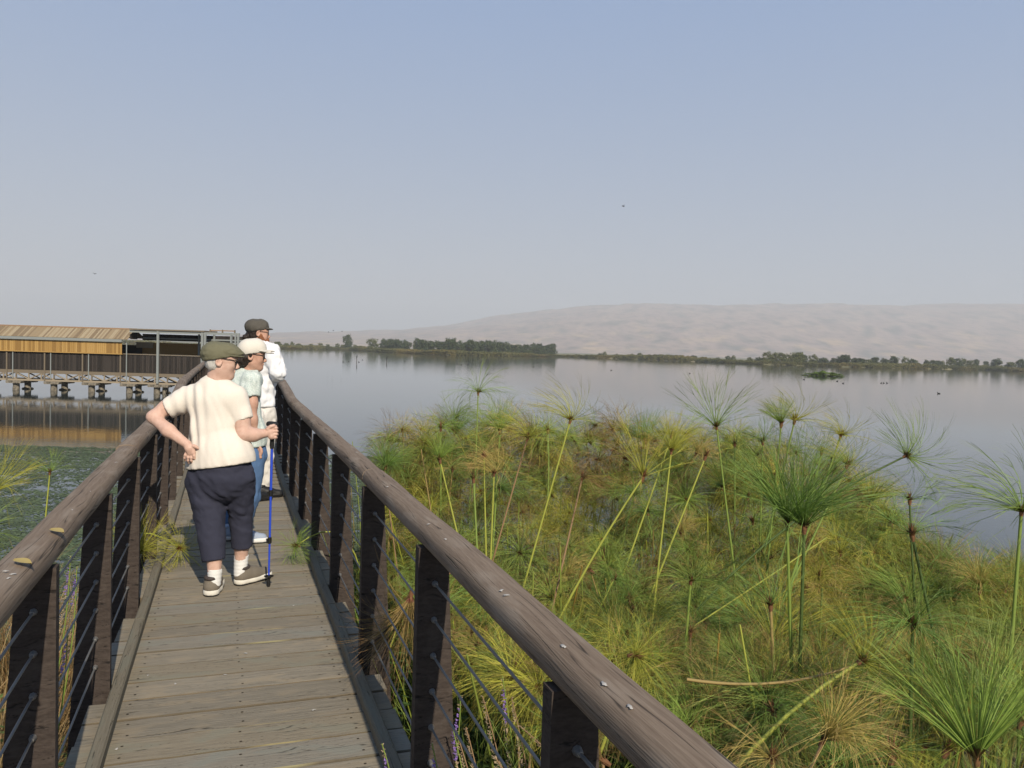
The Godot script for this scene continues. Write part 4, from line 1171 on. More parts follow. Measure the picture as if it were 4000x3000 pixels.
func person_three() -> void:      # man in white leaning on the rail
	var base := on_plane(1020, 1945, 0.0)
	base.y = 0.0
	var o := thing("person", "bearded walker in white shirt and trousers with dark cap, leaning on the railing", "person", base)
	var J := func(px: float, py: float, z := 8.2) -> Vector3: return at_depth(px, py, z) - base
	var nf := Vector3(0.7, 0, -0.7).normalized()
	var hf := Vector3(0.88, -0.06, -0.46).normalized()
	var hu := Vector3(0.0, 1, 0.0)
	hu = (hu - hf * hu.dot(hf)).normalized()
	var hc: Vector3 = J.call(1009, 1302)
	var s := 1.0
	var body := MB.new()
	blend_mesh(body, [
		[J.call(995, 1385), J.call(1052, 1385), 0.085, 0.085], [J.call(1022, 1400), J.call(1022, 1580), 0.13, 0.12, 0.8], [J.call(1006, 1350), J.call(1012, 1320), 0.06, 0.056],
		[J.call(1060, 1390, 8.12), J.call(1088, 1462, 8.12), 0.055, 0.045], [J.call(1088, 1462, 8.12), J.call(1072, 1478, 8.4), 0.043, 0.03],
		[J.call(980, 1390, 8.4), J.call(985, 1470, 8.5), 0.055, 0.042], [J.call(985, 1470, 8.5), J.call(1040, 1478, 8.6), 0.04, 0.03],
		[J.call(1038, 1640), J.call(1038, 1780), 0.085, 0.06], [J.call(1038, 1780), J.call(1028, 1920), 0.056, 0.036],
		[J.call(1005, 1640, 8.1), J.call(1000, 1780, 8.05), 0.085, 0.06], [J.call(1000, 1780, 8.05), J.call(992, 1935, 8.0), 0.056, 0.036]], 0.04, 0.014, nf)
	blend_mesh(body, head_prims(hc, hf, hu, s) + [[J.call(1004, 1345), J.call(1012, 1318), 0.058, 0.056]], 0.035, 0.007, nf)
	blend_mesh(body, face_prims(hc, hf, hu, s), 0.008, 0.0045, nf)
	for q in [[1072, 1479, 8.42], [1042, 1480, 8.62]]:
		var hd := [[J.call(q[0], q[1], q[2]), J.call(q[0] - 2, q[1] + 2, q[2] + 0.07), 0.026, 0.028]]
		for i in 4: hd.append_array(finger(J.call(q[0] - 8 + i * 5, q[1] + 2, q[2] + 0.08), J.call(q[0] - 9 + i * 5, q[1] + 2, q[2] + 0.12), J.call(q[0] - 9 + i * 5, q[1] + 5, q[2] + 0.145), J.call(q[0] - 9 + i * 5, q[1] + 9, q[2] + 0.16), 0.0095))
		hd.append_array(finger(J.call(q[0] - 8, q[1], q[2] + 0.02), J.call(q[0] - 14, q[1] + 2, q[2] + 0.05), J.call(q[0] - 15, q[1] + 4, q[2] + 0.075), J.call(q[0] - 14, q[1] + 6, q[2] + 0.09), 0.0105))
		blend_mesh(body, hd, 0.012, 0.006, nf)
	part("body", body.mesh(), M.skin, o)
	var fold := noise(121, 1.0, 2)
	var wr := func(p: Vector3) -> float: return (0.5 - absf(fold.get_noise_3d(p.x * 7.0, p.y * 5.0, p.z * 7.0)) * 2.0) * 0.014 + fold.get_noise_3d(p.x * 15.0, p.y * 12.0, p.z * 15.0) * 0.007
	var sh := MB.new()
	blend_mesh(sh, [
		[J.call(992, 1372), J.call(1052, 1378), 0.105, 0.105], [J.call(1020, 1400), J.call(1022, 1500), 0.165, 0.145, 0.85], [J.call(1022, 1500), J.call(1022, 1570), 0.145, 0.14, 0.85], [J.call(1022, 1570), J.call(1022, 1640), 0.142, 0.145, 0.85],
		[J.call(1058, 1380, 8.12), J.call(1085, 1455, 8.1), 0.10, 0.078], [J.call(1086, 1455, 8.1), J.call(1074, 1476, 8.36), 0.076, 0.048, 1.0, true],
		[J.call(982, 1380, 8.38), J.call(985, 1465, 8.48), 0.10, 0.075], [J.call(985, 1465, 8.48), J.call(1036, 1476, 8.58), 0.07, 0.046, 1.0, true],
		[J.call(1006, 1350), J.call(1010, 1330), 0.075, 0.064, 1.0, true]], 0.045, 0.011, nf, [[J.call(1022, 1588), Vector3(0, -1, 0)]], wr, 0.018)
	part("shirt", sh.mesh(), M.white_cloth, o)
	var tr := MB.new()
	blend_mesh(tr, [
		[J.call(1005, 1615), J.call(1036, 1615), 0.125, 0.125, 0.9],
		[J.call(1040, 1640), J.call(1038, 1780), 0.11, 0.08], [J.call(1038, 1780), J.call(1030, 1922), 0.08, 0.066, 1.0, true],
		[J.call(1003, 1640, 8.1), J.call(1000, 1780, 8.05), 0.11, 0.08], [J.call(1000, 1780, 8.05), J.call(992, 1938, 8.0), 0.08, 0.066, 1.0, true]], 0.03, 0.011, nf, [], wr, 0.016)
	part("trousers", tr.mesh(), M.offwhite, o)
	var h1 := on_plane(1000, 1944, 0.0) - base; h1.y = 0
	shoe(o, h1, Vector3(0.90, 0, -0.44).normalized(), 0.26, M.black, M.black, M.black)
	var h2 := on_plane(965, 1962, 0.0) - base; h2.y = 0
	shoe(o, h2, Vector3(0.7, 0, -0.7).normalized(), 0.26, M.black, M.black, M.black)
	var rt := hf.cross(hu)
	var P := func(a: float, b: float, e: float) -> Vector3: return hc + (hf * a + hu * b + rt * e) * s
	var hn := noise(123, 1.0, 3)
	var rough := func(p: Vector3) -> float: return hn.get_noise_3d(p.x * 40.0, p.y * 25.0, p.z * 40.0) * 0.010
	var hair := MB.new()
	blend_mesh(hair, [[P.call(-0.03, 0.03, 0.0), P.call(-0.012, 0.035, 0.0), 0.083, 0.080], [P.call(-0.05, -0.03, 0.03), P.call(-0.05, -0.03, -0.03), 0.045, 0.045], [P.call(-0.085, -0.03, 0.0), P.call(-0.12, -0.055, 0.0), 0.03, 0.035]], 0.03, 0.007, nf, [[P.call(-0.005, 0, 0), (hf + hu * 0.2).normalized()]], rough, 0.01)
	part("hair", hair.mesh(), M.hair_dark, o)
	var bd := MB.new()
	blend_mesh(bd, [[P.call(0.008, -0.03, 0.068), P.call(0.05, -0.095, 0.03), 0.026, 0.042], [P.call(0.008, -0.03, -0.068), P.call(0.05, -0.095, -0.03), 0.026, 0.042], [P.call(0.075, -0.085, 0.0), P.call(0.065, -0.155, 0.0), 0.044, 0.036], [P.call(0.09, -0.048, 0.02), P.call(0.09, -0.048, -0.02), 0.014, 0.014]], 0.03, 0.007, nf, [], rough, 0.01)
	part("beard", bd.mesh(), M.beard, o)
	var cap := MB.new()
	blend_mesh(cap, [[P.call(-0.04, 0.062, 0.0), P.call(0.015, 0.082, 0.0), 0.10, 0.084, 0.84], [P.call(-0.03, 0.04, 0.0), P.call(0.015, 0.045, 0.0), 0.090, 0.087, 0.7]], 0.03, 0.008, hu, [[P.call(0.0, 0.03, 0.0), (-hu + hf * 0.28).normalized()]], func(p: Vector3) -> float: return hn.get_noise_3d(p.x * 18.0, p.y * 18.0, p.z * 18.0) * 0.008, 0.008)
	var co := part("newsboy_cap", cap.mesh(), M.charcoal, o)
	var pk := MB.new()
	blend_mesh(pk, [[P.call(0.08, 0.055, 0.035), P.call(0.08, 0.055, -0.035), 0.056, 0.056, 0.16], [P.call(0.095, 0.052, 0.015), P.call(0.095, 0.052, -0.015), 0.044, 0.044, 0.2]], 0.02, 0.006, hu)
	part("peak", pk.mesh(), M.charcoal, co)
	glasses(o, hc, hf, hu, s, true)

# ---------------------------------------------------------------- papyrus
var umb := []
var stems := []
var bracts: ArrayMesh
const GREEN0 := Color(0.17, 0.225, 0.038)
const GREEN1 := Color(0.265, 0.345, 0.076)
# rays of length 1 that leave one point; cone in degrees, droop pulls down, sweep pulls sideways (wind)
func umbel_mesh(rg: RandomNumberGenerator, n: int, cone: float, droop: float, sweep: Vector3, w: float, forks: int) -> ArrayMesh:
	var mb := MB.new()
	var bias := Vector3(rg.randfn(), 0, rg.randfn()) * 0.22
	var tired := rg.randf() * TAU
	for i in n:
		var az := rg.randf() * TAU
		var po := deg_to_rad(cone) * sqrt(rg.randf())
		var cur := Vector3(sin(po) * cos(az), cos(po), sin(po) * sin(az))
		cur = (cur + bias).normalized()
		var ln := rg.randf_range(0.55, 1.12)
		var snap := rg.randi_range(1, 3) if rg.randf() < 0.07 else 99
		var p := cur * 0.015
		var pts := PackedVector3Array([p])
		var side := cur.cross(Vector3(rg.randfn(), rg.randfn(), rg.randfn())).normalized()
		var wild := Vector3(rg.randfn(), rg.randfn(), rg.randfn()) * 0.05
		var dr := droop * rg.randf_range(0.3, 1.5) + 0.5 * maxf(0.0, cos(az - tired) - 0.6)
		for s in 5:
			cur = (cur + (Vector3.DOWN * dr + sweep + wild) * (0.06 + 0.055 * s)).normalized()
			if s == snap: cur = (cur + Vector3(rg.randfn() * 0.6, -1.1, rg.randfn() * 0.6)).normalized()
			p += cur * ln * 0.13
			pts.append(p)
		var c0 := GREEN0.lerp(GREEN1, rg.randf())
		mb.ribbon(PackedVector3Array([pts[0], pts[0].lerp(pts[1], 0.6)]), w * 1.5, w * 1.1, side, Color(0.10, 0.045, 0.02), Color(0.12, 0.085, 0.03))
		pts[0] = pts[0].lerp(pts[1], 0.6)
		mb.ribbon(pts, w, w * 0.7, side, c0 * 0.85, c0)
		for k in forks:
			var c2 := (cur + Vector3(rg.randfn(), rg.randfn() * 0.7, rg.randfn()) * 0.16).normalized()
			var q := PackedVector3Array([p])
			var pp := p
			for s in 3:
				c2 = (c2 + (Vector3.DOWN * dr + sweep) * 0.22 + Vector3(rg.randfn(), rg.randfn(), rg.randfn()) * 0.04).normalized()
				pp += c2 * ln * rg.randf_range(0.09, 0.15)
				q.append(pp)
			mb.ribbon(q, w * 0.6, w * 0.35, side, c0, Color(0.19, 0.20, 0.055))
	return mb.mesh()
func bract_mesh(rg: RandomNumberGenerator) -> ArrayMesh:     # brown sheath scales at the head of the stem, unit = metre
	var mb := MB.new()
	for i in 26:
		var az := rg.randf() * TAU
		var po := rg.randf_range(0.15, 1.25)
		var d := Vector3(sin(po) * cos(az), cos(po), sin(po) * sin(az))
		var ln := rg.randf_range(0.02, 0.05)
		mb.ribbon(PackedVector3Array([Vector3(0, -0.012, 0) + d * 0.004, d * ln * 0.5, d * ln + Vector3(0, 0.004, 0)]), 0.012, 0.002, d.cross(Vector3.UP), Color(1, 1, 1), Color(1, 1, 1))
	mb.tint = Color(1, 1, 1)
	mb.tube(PackedVector3Array([Vector3(0, -0.03, 0), Vector3(0, -0.008, 0), Vector3(0, 0.012, 0)]), PackedFloat32Array([0.007, 0.012, 0.006]), 7)
	return mb.mesh()
func curved_stem(base: Vector3, head: Vector3, bow: Vector3, r: float) -> ArrayMesh:
	var pts := PackedVector3Array(); var rad := PackedFloat32Array()
	for i in 13:
		var t := i / 12.0
		pts.append(base.lerp(head, t) + bow * (4.0 * t * (1.0 - t))); rad.append(lerpf(r * 1.25, r * 0.72, t))
	var mb := MB.new()
	mb.tube(pts, rad, 6)
	return mb.mesh()
func basis_to(up: Vector3, turn: float) -> Basis:
	var y := up.normalized()
	var x := Vector3.BACK.cross(y)
	x = x.normalized() if x.length() > 0.05 else Vector3.RIGHT
	return Basis(x, y, x.cross(y)) * Basis(Vector3.UP, turn)
func plant_papyrus(base: Vector3, head: Vector3, dir: Vector3, kind: int, R: float, um: int, sm: int, label: String, group: String, rg: RandomNumberGenerator, bow := Vector3.ZERO, own := false, thick := 0.007, squash := 1.0) -> Node3D:
	var o := thing("papyrus", label, "papyrus", base, group)
	if own: part("stem", curved_stem(Vector3.ZERO, head - base, bow, thick), M.stem[sm], o)
	else:
		var v := head - base
		part("stem", stems[rg.randi() % stems.size()], M.stem[sm], o, Transform3D(basis_to(v, rg.randf() * TAU).scaled_local(Vector3(thick / 0.007, v.length(), thick / 0.007)), Vector3.ZERO))
	var set_: Array = umb[kind]
	var turn := rg.randf_range(-0.3, 0.3) if kind == 2 else rg.randf() * TAU
	var u := part("umbel", set_[rg.randi() % set_.size()], M.umbel[um], o, Transform3D(basis_to(dir, turn).scaled_local(Vector3(R, R * squash, R)), head - base))
	part("bracts", bracts, M.bract, u, Transform3D(Basis.from_scale(Vector3(1.0 / R, 1.0 / (R * squash), 1.0 / R) * rg.randf_range(0.7, 1.1)), Vector3.ZERO))
	return o

func build_papyrus() -> void:
	var rg := RandomNumberGenerator.new(); rg.seed = 2024
	var none := Vector3.ZERO
	umb.append([umbel_mesh(rg, 120, 92, 0.75, none, 0.0065, 3), umbel_mesh(rg, 100, 85, 0.6, Vector3(0.12, 0, 0), 0.0065, 3), umbel_mesh(rg, 80, 100, 0.9, Vector3(0.2, 0, 0), 0.006, 4)])          # 0 fountain
	umb.append([umbel_mesh(rg, 230, 52, 0.22, none, 0.0062, 3), umbel_mesh(rg, 200, 62, 0.3, Vector3(0.15, 0, 0), 0.0062, 3)])           # 1 dense brush
	umb.append([umbel_mesh(rg, 110, 78, 0.25, Vector3(0.75, 0, 0), 0.0065, 3), umbel_mesh(rg, 140, 85, 0.35, Vector3(0.6, 0, 0), 0.0065, 3)])   # 2 blown to the right
	umb.append([umbel_mesh(rg, 64, 62, 0.1, none, 0.0068, 4), umbel_mesh(rg, 76, 70, 0.2, Vector3(0.2, 0, 0), 0.0068, 4), umbel_mesh(rg, 50, 80, 0.35, Vector3(0.3, 0, 0), 0.0065, 5)])             # 3 sparse, upright
	umb.append([umbel_mesh(rg, 230, 105, 0.5, none, 0.006, 3), umbel_mesh(rg, 200, 115, 0.6, Vector3(0.2, 0, 0), 0.006, 3), umbel_mesh(rg, 150, 95, 0.8, Vector3(0.35, 0, 0.1), 0.0058, 4)])             # 4 dense round
	umb.append([umbel_mesh(rg, 260, 40, 0.9, none, 0.006, 2)])                                                                     # 5 hanging tassel
	for i in 4:
		var a := rg.randf() * TAU
		stems.append(curved_stem(Vector3.ZERO, Vector3.UP, Vector3(cos(a), 0, sin(a)) * [0.0, 0.03, 0.08, 0.14][i], 0.007))
	bracts = bract_mesh(rg)
	# the heads that stand out in the photograph: pixel, depth, kind, ray length, a lower pixel of the stem, colours, label, bow
	var heroes := [
		[1868, 1533, 6.6, 0, 0.34, 1862, 1700, 0, 0, "tall sparse fountain-shaped papyrus head standing highest by the railing's far end", 0.0],
		[1718, 1796, 5.2, 1, 0.20, 1790, 2100, 0, 1, "small upright papyrus head on a straight bright stem close to the handrail", 0.0],
		[2228, 1642, 5.0, 2, 0.32, 2085, 2150, 1, 1, "blown papyrus head on a long leaning yellow-green stem", 0.0],
		[2513, 1862, 4.4, 3, 0.36, 2330, 2240, 1, 1, "open papyrus head with a forked pair of leaning stems", 0.03],
		[2799, 1667, 5.2, 3, 0.38, 2835, 1960, 0, 0, "symmetrical wide-open papyrus head on a thin straight stem against the water", 0.0],
		[3104, 1642, 5.6, 2, 0.30, 3070, 1790, 1, 0, "sparse windblown papyrus head above the great double brush", 0.0],
		[3052, 1654, 5.5, 1, 0.21, 3035, 1830, 0, 0, "small compact papyrus brush next to a sparse windblown head", 0.0],
		[3285, 1700, 5.2, 2, 0.24, 3240, 1830, 1, 0, "dense yellowish papyrus head blown sideways over open water", 0.0],
		[3538, 1781, 4.6, 2, 0.33, 3340, 2000, 0, 2, "papyrus head on a bowed dark stem reaching far over the water", 0.10],
		[3142, 2058, 3.3, 1, 0.42, 3116, 2850, 2, 2, "largest papyrus brush, dark green, on a thick upright stem", 0.0],
		[3074, 2043, 3.35, 1, 0.38, 3100, 2850, 2, 0, "large papyrus brush crowded against the largest one", 0.0],
		[3562, 2088, 3.7, 3, 0.32, 3600, 2260, 2, 2, "sparse papyrus head with red-brown base in front of floating weed", 0.0],
		[3553, 1953, 4.6, 3, 0.26, 3560, 2100, 2, 2, "thin faded papyrus head just above a red-based sparse one", 0.0],
		[3990, 2000, 3.2, 2, 0.36, 3960, 2400, 0, 0, "leafy papyrus head bending out of the thicket's open water edge", 0.0],
		[3565, 2440, 2.9, 4, 0.36, 3555, 2870, 2, 2, "bushy low deep green papyrus head with a dark stout stem", 0.0],
		[2698, 2270, 3.8, 3, 0.29, 2675, 2560, 0, 0, "upright papyrus head in the thicket's middle crossed by leaning stems", 0.0],
		[3010, 2365, 3.2, 3, 0.19, 3030, 2800, 2, 3, "small papyrus head on an amber stem below the largest brush", 0.0],
		[3363, 2582, 2.7, 2, 0.24, 3220, 2850, 1, 1, "nodding papyrus head on a bent bright yellow-green stem", 0.09],
		[2477, 2560, 2.9, 4, 0.22, 2300, 2520, 1, 1, "drooping round papyrus head leaning over the near handrail", 0.0],
		[3815, 2965, 2.2, 1, 0.42, 3830, 3200, 0, 0, "near papyrus brush seen from above with a brown scaly heart", 0.0],
		[1953, 1682, 5.8, 1, 0.26, 1940, 1900, 0, 0, "brown-hearted papyrus brush beside a swept green one near the rail", 0.0],
		[2061, 1709, 5.4, 2, 0.30, 1990, 1960, 1, 4, "swept green papyrus head with a brown bent stem", 0.0],
		[1890, 1780, 5.4, 4, 0.24, 1895, 2000, 3, 1, "straw-coloured papyrus head below the tall fountain one", 0.0],
		[1930, 1850, 5.0, 2, 0.26, 1920, 2100, 3, 1, "golden papyrus head bowing in the dry part of the thicket", 0.0],
		[2275, 1863, 5.0, 4, 0.20, 2262, 1920, 4, 4, "reddish brown dried papyrus head beside the long leaning stem", 0.0],
		[1573, 1682, 7.0, 4, 0.22, 1580, 1850, 3, 4, "small pale dried papyrus head nearest the far handrail", 0.0],
		[1722, 1672, 6.6, 0, 0.26, 1722, 1800, 0, 0, "drooping grey-green papyrus head between pale dried and tall fountain heads", 0.0],
		[2622, 1763, 5.0, 1, 0.26, 2600, 1960, 1, 1, "thick yellow-green papyrus tuft behind an open forked head", 0.0],
		[2757, 1781, 5.2, 3, 0.14, 2690, 1950, 3, 1, "tiny withered papyrus head on a pale leaning stem", 0.0],
		[2625, 1700, 5.8, 3, 0.20, 2590, 1800, 1, 1, "small sparse head sprouting above a thick yellow-green tuft", 0.0],
		[2870, 1735, 6.0, 3, 0.22, 2870, 1900, 0, 0, "grey-green small head left of the compact brush", 0.0],
		[2980, 1725, 6.0, 3, 0.22, 2975, 1900, 2, 0, "dark small head behind the great double brush", 0.0],
		[3210, 1765, 5.2, 3, 0.24, 3180, 1900, 2, 0, "dark spiky head between great brush and open water", 0.0],
		[3310, 1815, 4.8, 2, 0.26, 3270, 1900, 1, 0, "pale fan-shaped head leaning to open water", 0.0],
		[1850, 1870, 5.0, 3, 0.13, 1853, 1930, 2, 0, "tiny bluish papyrus head in the gap of dry ones", 0.0],
	]
	for h in heroes:
		var head := at_depth(h[0], h[1], h[2])
		var low := at_depth(h[5], h[6], h[2] - 0.02)
		var dir := (head - low).normalized()
		var t := (WATER + 0.02 - head.y) / minf(-dir.y, -0.35) * -1.0
		var base := head - dir * absf(t) if absf(dir.y) > 0.3 else head + Vector3(-0.8, 0, 0)
		base.y = WATER + 0.02
		var w := walk_t.affine_inverse() * base
		if w.x < 0.98: base += walk_t.basis.x * (0.98 - w.x)
		var bow: Vector3 = Vector3(-0.7, 0.9, 0).normalized() * h[10] * 3.0
		var nod := dir
		if h[10] > 0.05: nod = (dir + Vector3(0.9, -0.35, 0)).normalized()
		plant_papyrus(base, head, (nod + Vector3.UP * 0.3).normalized(), h[3], h[4], h[7], h[8], h[9], "", rg, bow, true, 0.0085 if h[2] < 4.0 else 0.0075)
	# the rest of the thicket: upper outline read from the photograph
	var env := [[1450, 1800], [1560, 1730], [1700, 1690], [1900, 1640], [2150, 1670], [2350, 1720], [2600, 1720], [2900, 1730], [3150, 1770], [3350, 1900], [3500, 2060], [3650, 2200], [3800, 2270], [4300, 2250]]
	var hue := ["fresh green", "yellow-green", "deep green", "straw-coloured", "dried brown"]
	var form := ["fountain-shaped", "brush-shaped", "windswept", "sparse", "round", "hanging"]
	var made := 0
	var tries := 0
	while made < 252 and tries < 5000:
		tries += 1
		var px := rg.randf_range(1450, 4300)
		var top := 2400.0
		for i in env.size() - 1:
			if px >= env[i][0] and px < env[i + 1][0]: top = lerpf(env[i][1], env[i + 1][1], (px - env[i][0]) / (env[i + 1][0] - env[i][0]))
		var low := made % 5 < 2
		var py := lerpf(2100.0, 3200.0, rg.randf()) if low else lerpf(top, 2500.0, pow(rg.randf(), 1.4))
		if py < top: continue
		var z := clampf(lerpf(7.2, 2.2, smoothstep(1650, 3150, py)) + rg.randf_range(-0.5, 0.7), 1.9, 8.0)
		var head := at_depth(px, py, z)
		if head.y < WATER + 0.35: continue
		var w := walk_t.affine_inverse() * head
		if w.x < 1.02 or w.z > -0.4: continue
		var near: float = 1.0 - smoothstep(2.0, 4.5, z)
		var kind: int = [0, 1, 4, 2, 3, 3, 4, 4, 4, 0][rg.randi() % 10]
		var roll := rg.randf()
		var dryness := 0.30 if px < 2350 and py < 2100 else 0.16
		var um := 0 if roll < 0.42 else (1 if roll < 0.62 else 2)
		if px > 2950 and px < 3420 and py > 1950 and py < 2600 and rg.randf() < 0.7: um = 1
		if rg.randf() < dryness: um = 3 if rg.randf() < 0.6 else 4
		if um >= 3: kind = [4, 5, 0][rg.randi() % 3]
		var R := (rg.randf_range(0.21, 0.36) if not low else rg.randf_range(0.15, 0.27)) * (1.0 if um < 3 else 0.85)
		var lean := Vector3(rg.randfn() * 0.22 + 0.08, 0, rg.randfn() * 0.18)
		var tall := head.y - WATER - 0.02
		var base := head - (Vector3.UP + lean) * tall
		w = walk_t.affine_inverse() * base
		if w.x < 0.98: base += walk_t.basis.x * (0.98 - w.x)
		var dir := ((head - base).normalized() + Vector3(rg.randfn() * 0.25 + 0.1, 0.2, rg.randfn() * 0.2)).normalized()
		if um == 4 and rg.randf() < 0.5: dir = Vector3(rg.randfn() * 0.5, 0.3, rg.randfn() * 0.5).normalized()
		w = walk_t.affine_inverse() * head
		var place := "beside the railing" if w.x < 1.9 else ("at the open water edge" if z > 5.2 or w.x > 3.6 else "in the middle of the thicket")
		var label: String = ("low " if tall < 1.5 else "tall ") + hue[um] + " " + form[kind] + " papyrus head " + place
		var sm := 0
		var q := rg.randf()
		if um >= 3: sm = 3 if q < 0.4 else 4
		elif q < 0.3: sm = 1
		elif q > 0.75: sm = 2
		plant_papyrus(base, head, dir, kind, R, um, sm, label, label + " group", rg, Vector3.ZERO, false, rg.randf_range(0.0045, 0.007))
		made += 1
	# further heads packed behind and below those: one mass, too many to pick apart
	for pack in [["papyrus_mass", "dense mass of green papyrus rays filling the thicket", 0, 1000], ["dry_papyrus_mass", "tangle of straw and brown papyrus rays in the thicket", 3, 300]]:
		for vi in 4:
			var sp := []; var cs := []
			var cnt: int = pack[3] / 4
			while sp.size() < cnt:
				var px := rg.randf_range(1500, 4250)
				var top := 2400.0
				for i in env.size() - 1:
					if px >= env[i][0] and px < env[i + 1][0]: top = lerpf(env[i][1], env[i + 1][1], (px - env[i][0]) / (env[i + 1][0] - env[i][0]))
				var py := lerpf(top + 25.0 + rg.randfn() * 45.0, maxf(2800.0, top + 250.0), pow(rg.randf(), 1.7))
				var z := clampf(lerpf(7.4, 2.4, smoothstep(1650, 3150, py)) + rg.randf_range(-0.4, 0.9), 2.0, 8.0)
				var head := at_depth(px, py, z)
				var w := walk_t.affine_inverse() * head
				if head.y < WATER + 0.25 or w.x < 1.15 or w.z > -0.4 or z < 3.0: continue
				var rr := rg.randf_range(0.19, 0.34)
				sp.append(Transform3D(basis_to(Vector3(rg.randfn() * 0.45 + 0.15, 1, rg.randfn() * 0.4), rg.randf() * TAU).scaled_local(Vector3(rr, rr, rr)), head))
				var cc := Color(1, 1, 1) if pack[2] == 0 else (Color(1.75, 1.02, 1.5) if rg.randf() < 0.6 else Color(1.1, 0.58, 0.95))
				if pack[2] == 0 and rg.randf() < 0.4: cc = Color(1.6, 1.2, 0.85)
				cs.append(cc * rg.randf_range(0.55, 1.25))
			scatter(pack[0] + ("" if vi == 0 else "_%03d" % vi), pack[1] + [" in drooping fans", " in round heads", " in windblown rounded heads", " in loose fountains"][vi], "papyrus", umb[[0, 4, 4, 0][vi]][[0, 0, 2, 2][vi]], sp, cs)
	# plants beside the other railing and heads that lean onto the deck
	var sp := [
		[195, 1845, 6.0, 3, 0.2, 180, 2000, 0, 1, "lone sparse papyrus head rising beyond the railing over green water", 0.0],
		[-40, 1930, 4.6, 1, 0.34, -60, 2300, 1, 1, "blurred bright green papyrus brush beyond the near railing", 0.0],
		[-120, 2100, 4.2, 4, 0.3, -140, 2500, 0, 1, "low green papyrus head beside the bright brush beyond the railing", 0.0]]
	for h in sp:
		var head := at_depth(h[0], h[1], h[2])
		var low := at_depth(h[5], h[6], h[2])
		var dir := (head - low).normalized()
		var base := head - dir * ((head.y - WATER) / dir.y)
		plant_papyrus(base, head, dir, h[3], h[4], h[7], h[8], h[9], "", rg, Vector3.ZERO, true, 0.007)
	# heads pushing through between the posts onto the planks
	var h1 := on_plane(700, 2140, 0.12)
	plant_papyrus(walk_t * Vector3(-0.95, WATER + 0.05, -6.35), h1, Vector3(0.75, -0.1, 0.45), 4, 0.27, 1, 1, "green papyrus head flopping through the railing onto the planks by the kerb", "", rg, Vector3(-0.15, 0.55, 0), true, 0.006)
	var h2 := on_plane(1158, 2132, 0.12)
	plant_papyrus(walk_t * Vector3(1.05, WATER + 0.05, -6.1), h2, Vector3(-0.6, 0.25, 0.5), 4, 0.22, 0, 1, "green papyrus head poking through the cables onto the planks beside the pole", "", rg, Vector3(0.15, 0.55, 0), true, 0.006)
	var h3 := walk_t * Vector3(-0.54, 0.12, -5.85)
	plant_papyrus(walk_t * Vector3(-0.98, WATER + 0.05, -6.2), h3, Vector3(0.15, 0.8, 0.2), 1, 0.34, 1, 0, "yellow-green papyrus tuft caught between the railing posts", "", rg, Vector3(-0.1, 0.3, 0), true, 0.006)
	var h4 := walk_t * Vector3(0.80, 0.42, -3.55)
	plant_papyrus(walk_t * Vector3(1.15, WATER + 0.05, -3.2), h4, Vector3(-0.1, -1.0, 0.05), 5, 0.40, 4, 4, "brown dried papyrus tassel hanging against a railing post", "", rg, Vector3(0.3, 0.75, 0), true, 0.006)
	# bare snapped stems
	for q in [[1645, 1755, 5.4, 1680, 1980, 3, "amber snapped stem without a head near the handrail"], [2230, 2500, 3.0, 2260, 2750, 1, "pale cut stem among the low heads"], [2890, 2440, 3.0, 2940, 2760, 1, "straight snapped green stem left of the twin thick stems"], [1500, 1840, 5.6, 1508, 1900, 4, "short pale broken stub beyond the handrail"], [3330, 2600, 2.9, 2850, 2640, 3, "fallen amber stem lying across the thicket"], [3230, 2100, 4.0, 2680, 2440, 1, "long leaning bare stem crossing behind the double brush"]]:
		var head := at_depth(q[0], q[1], q[2])
		var dir := (head - at_depth(q[3], q[4], q[2])).normalized()
		var base := head - dir * ((head.y - WATER - 0.02) / maxf(dir.y, 0.15)) if dir.y > 0.3 else head - dir * 0.6
		var o := thing("bare_papyrus", q[6], "papyrus", base)
		part("stem", curved_stem(Vector3.ZERO, head - base, Vector3(0.01, -0.03, 0.02), 0.0052), M.stem[q[5]], o)

# ---------------------------------------------------------------- ground cover: grasses, herbs, weed on the water
func blades(rg: RandomNumberGenerator, n: int, tall: float, w: float, spread: float, c0: Color, c1: Color) -> ArrayMesh:
	var mb := MB.new()
	for i in n:
		var a := rg.randf() * TAU
		var out := Vector3(cos(a), 0, sin(a))
		var p := out * rg.randf() * 0.12
		var cur := (Vector3.UP + out * rg.randf() * spread + Vector3(0.1, 0, 0)).normalized()
		var ln := tall * rg.randf_range(0.45, 1.1)
		var pts := PackedVector3Array([p])
		var bend := rg.randf_range(0.05, 0.45)
		for s in 5:
			cur = (cur + out * bend * 0.3 + Vector3.DOWN * bend * 0.22 * s).normalized()
			p += cur * ln / 5.0
			pts.append(p)
		var c := c0.lerp(c1, rg.randf())
		mb.ribbon(pts, w * rg.randf_range(0.6, 1.2), w * 0.2, out.cross(Vector3.UP) + Vector3(rg.randfn(), 0, rg.randfn()) * 0.6, c * 0.8, c)
	return mb.mesh()
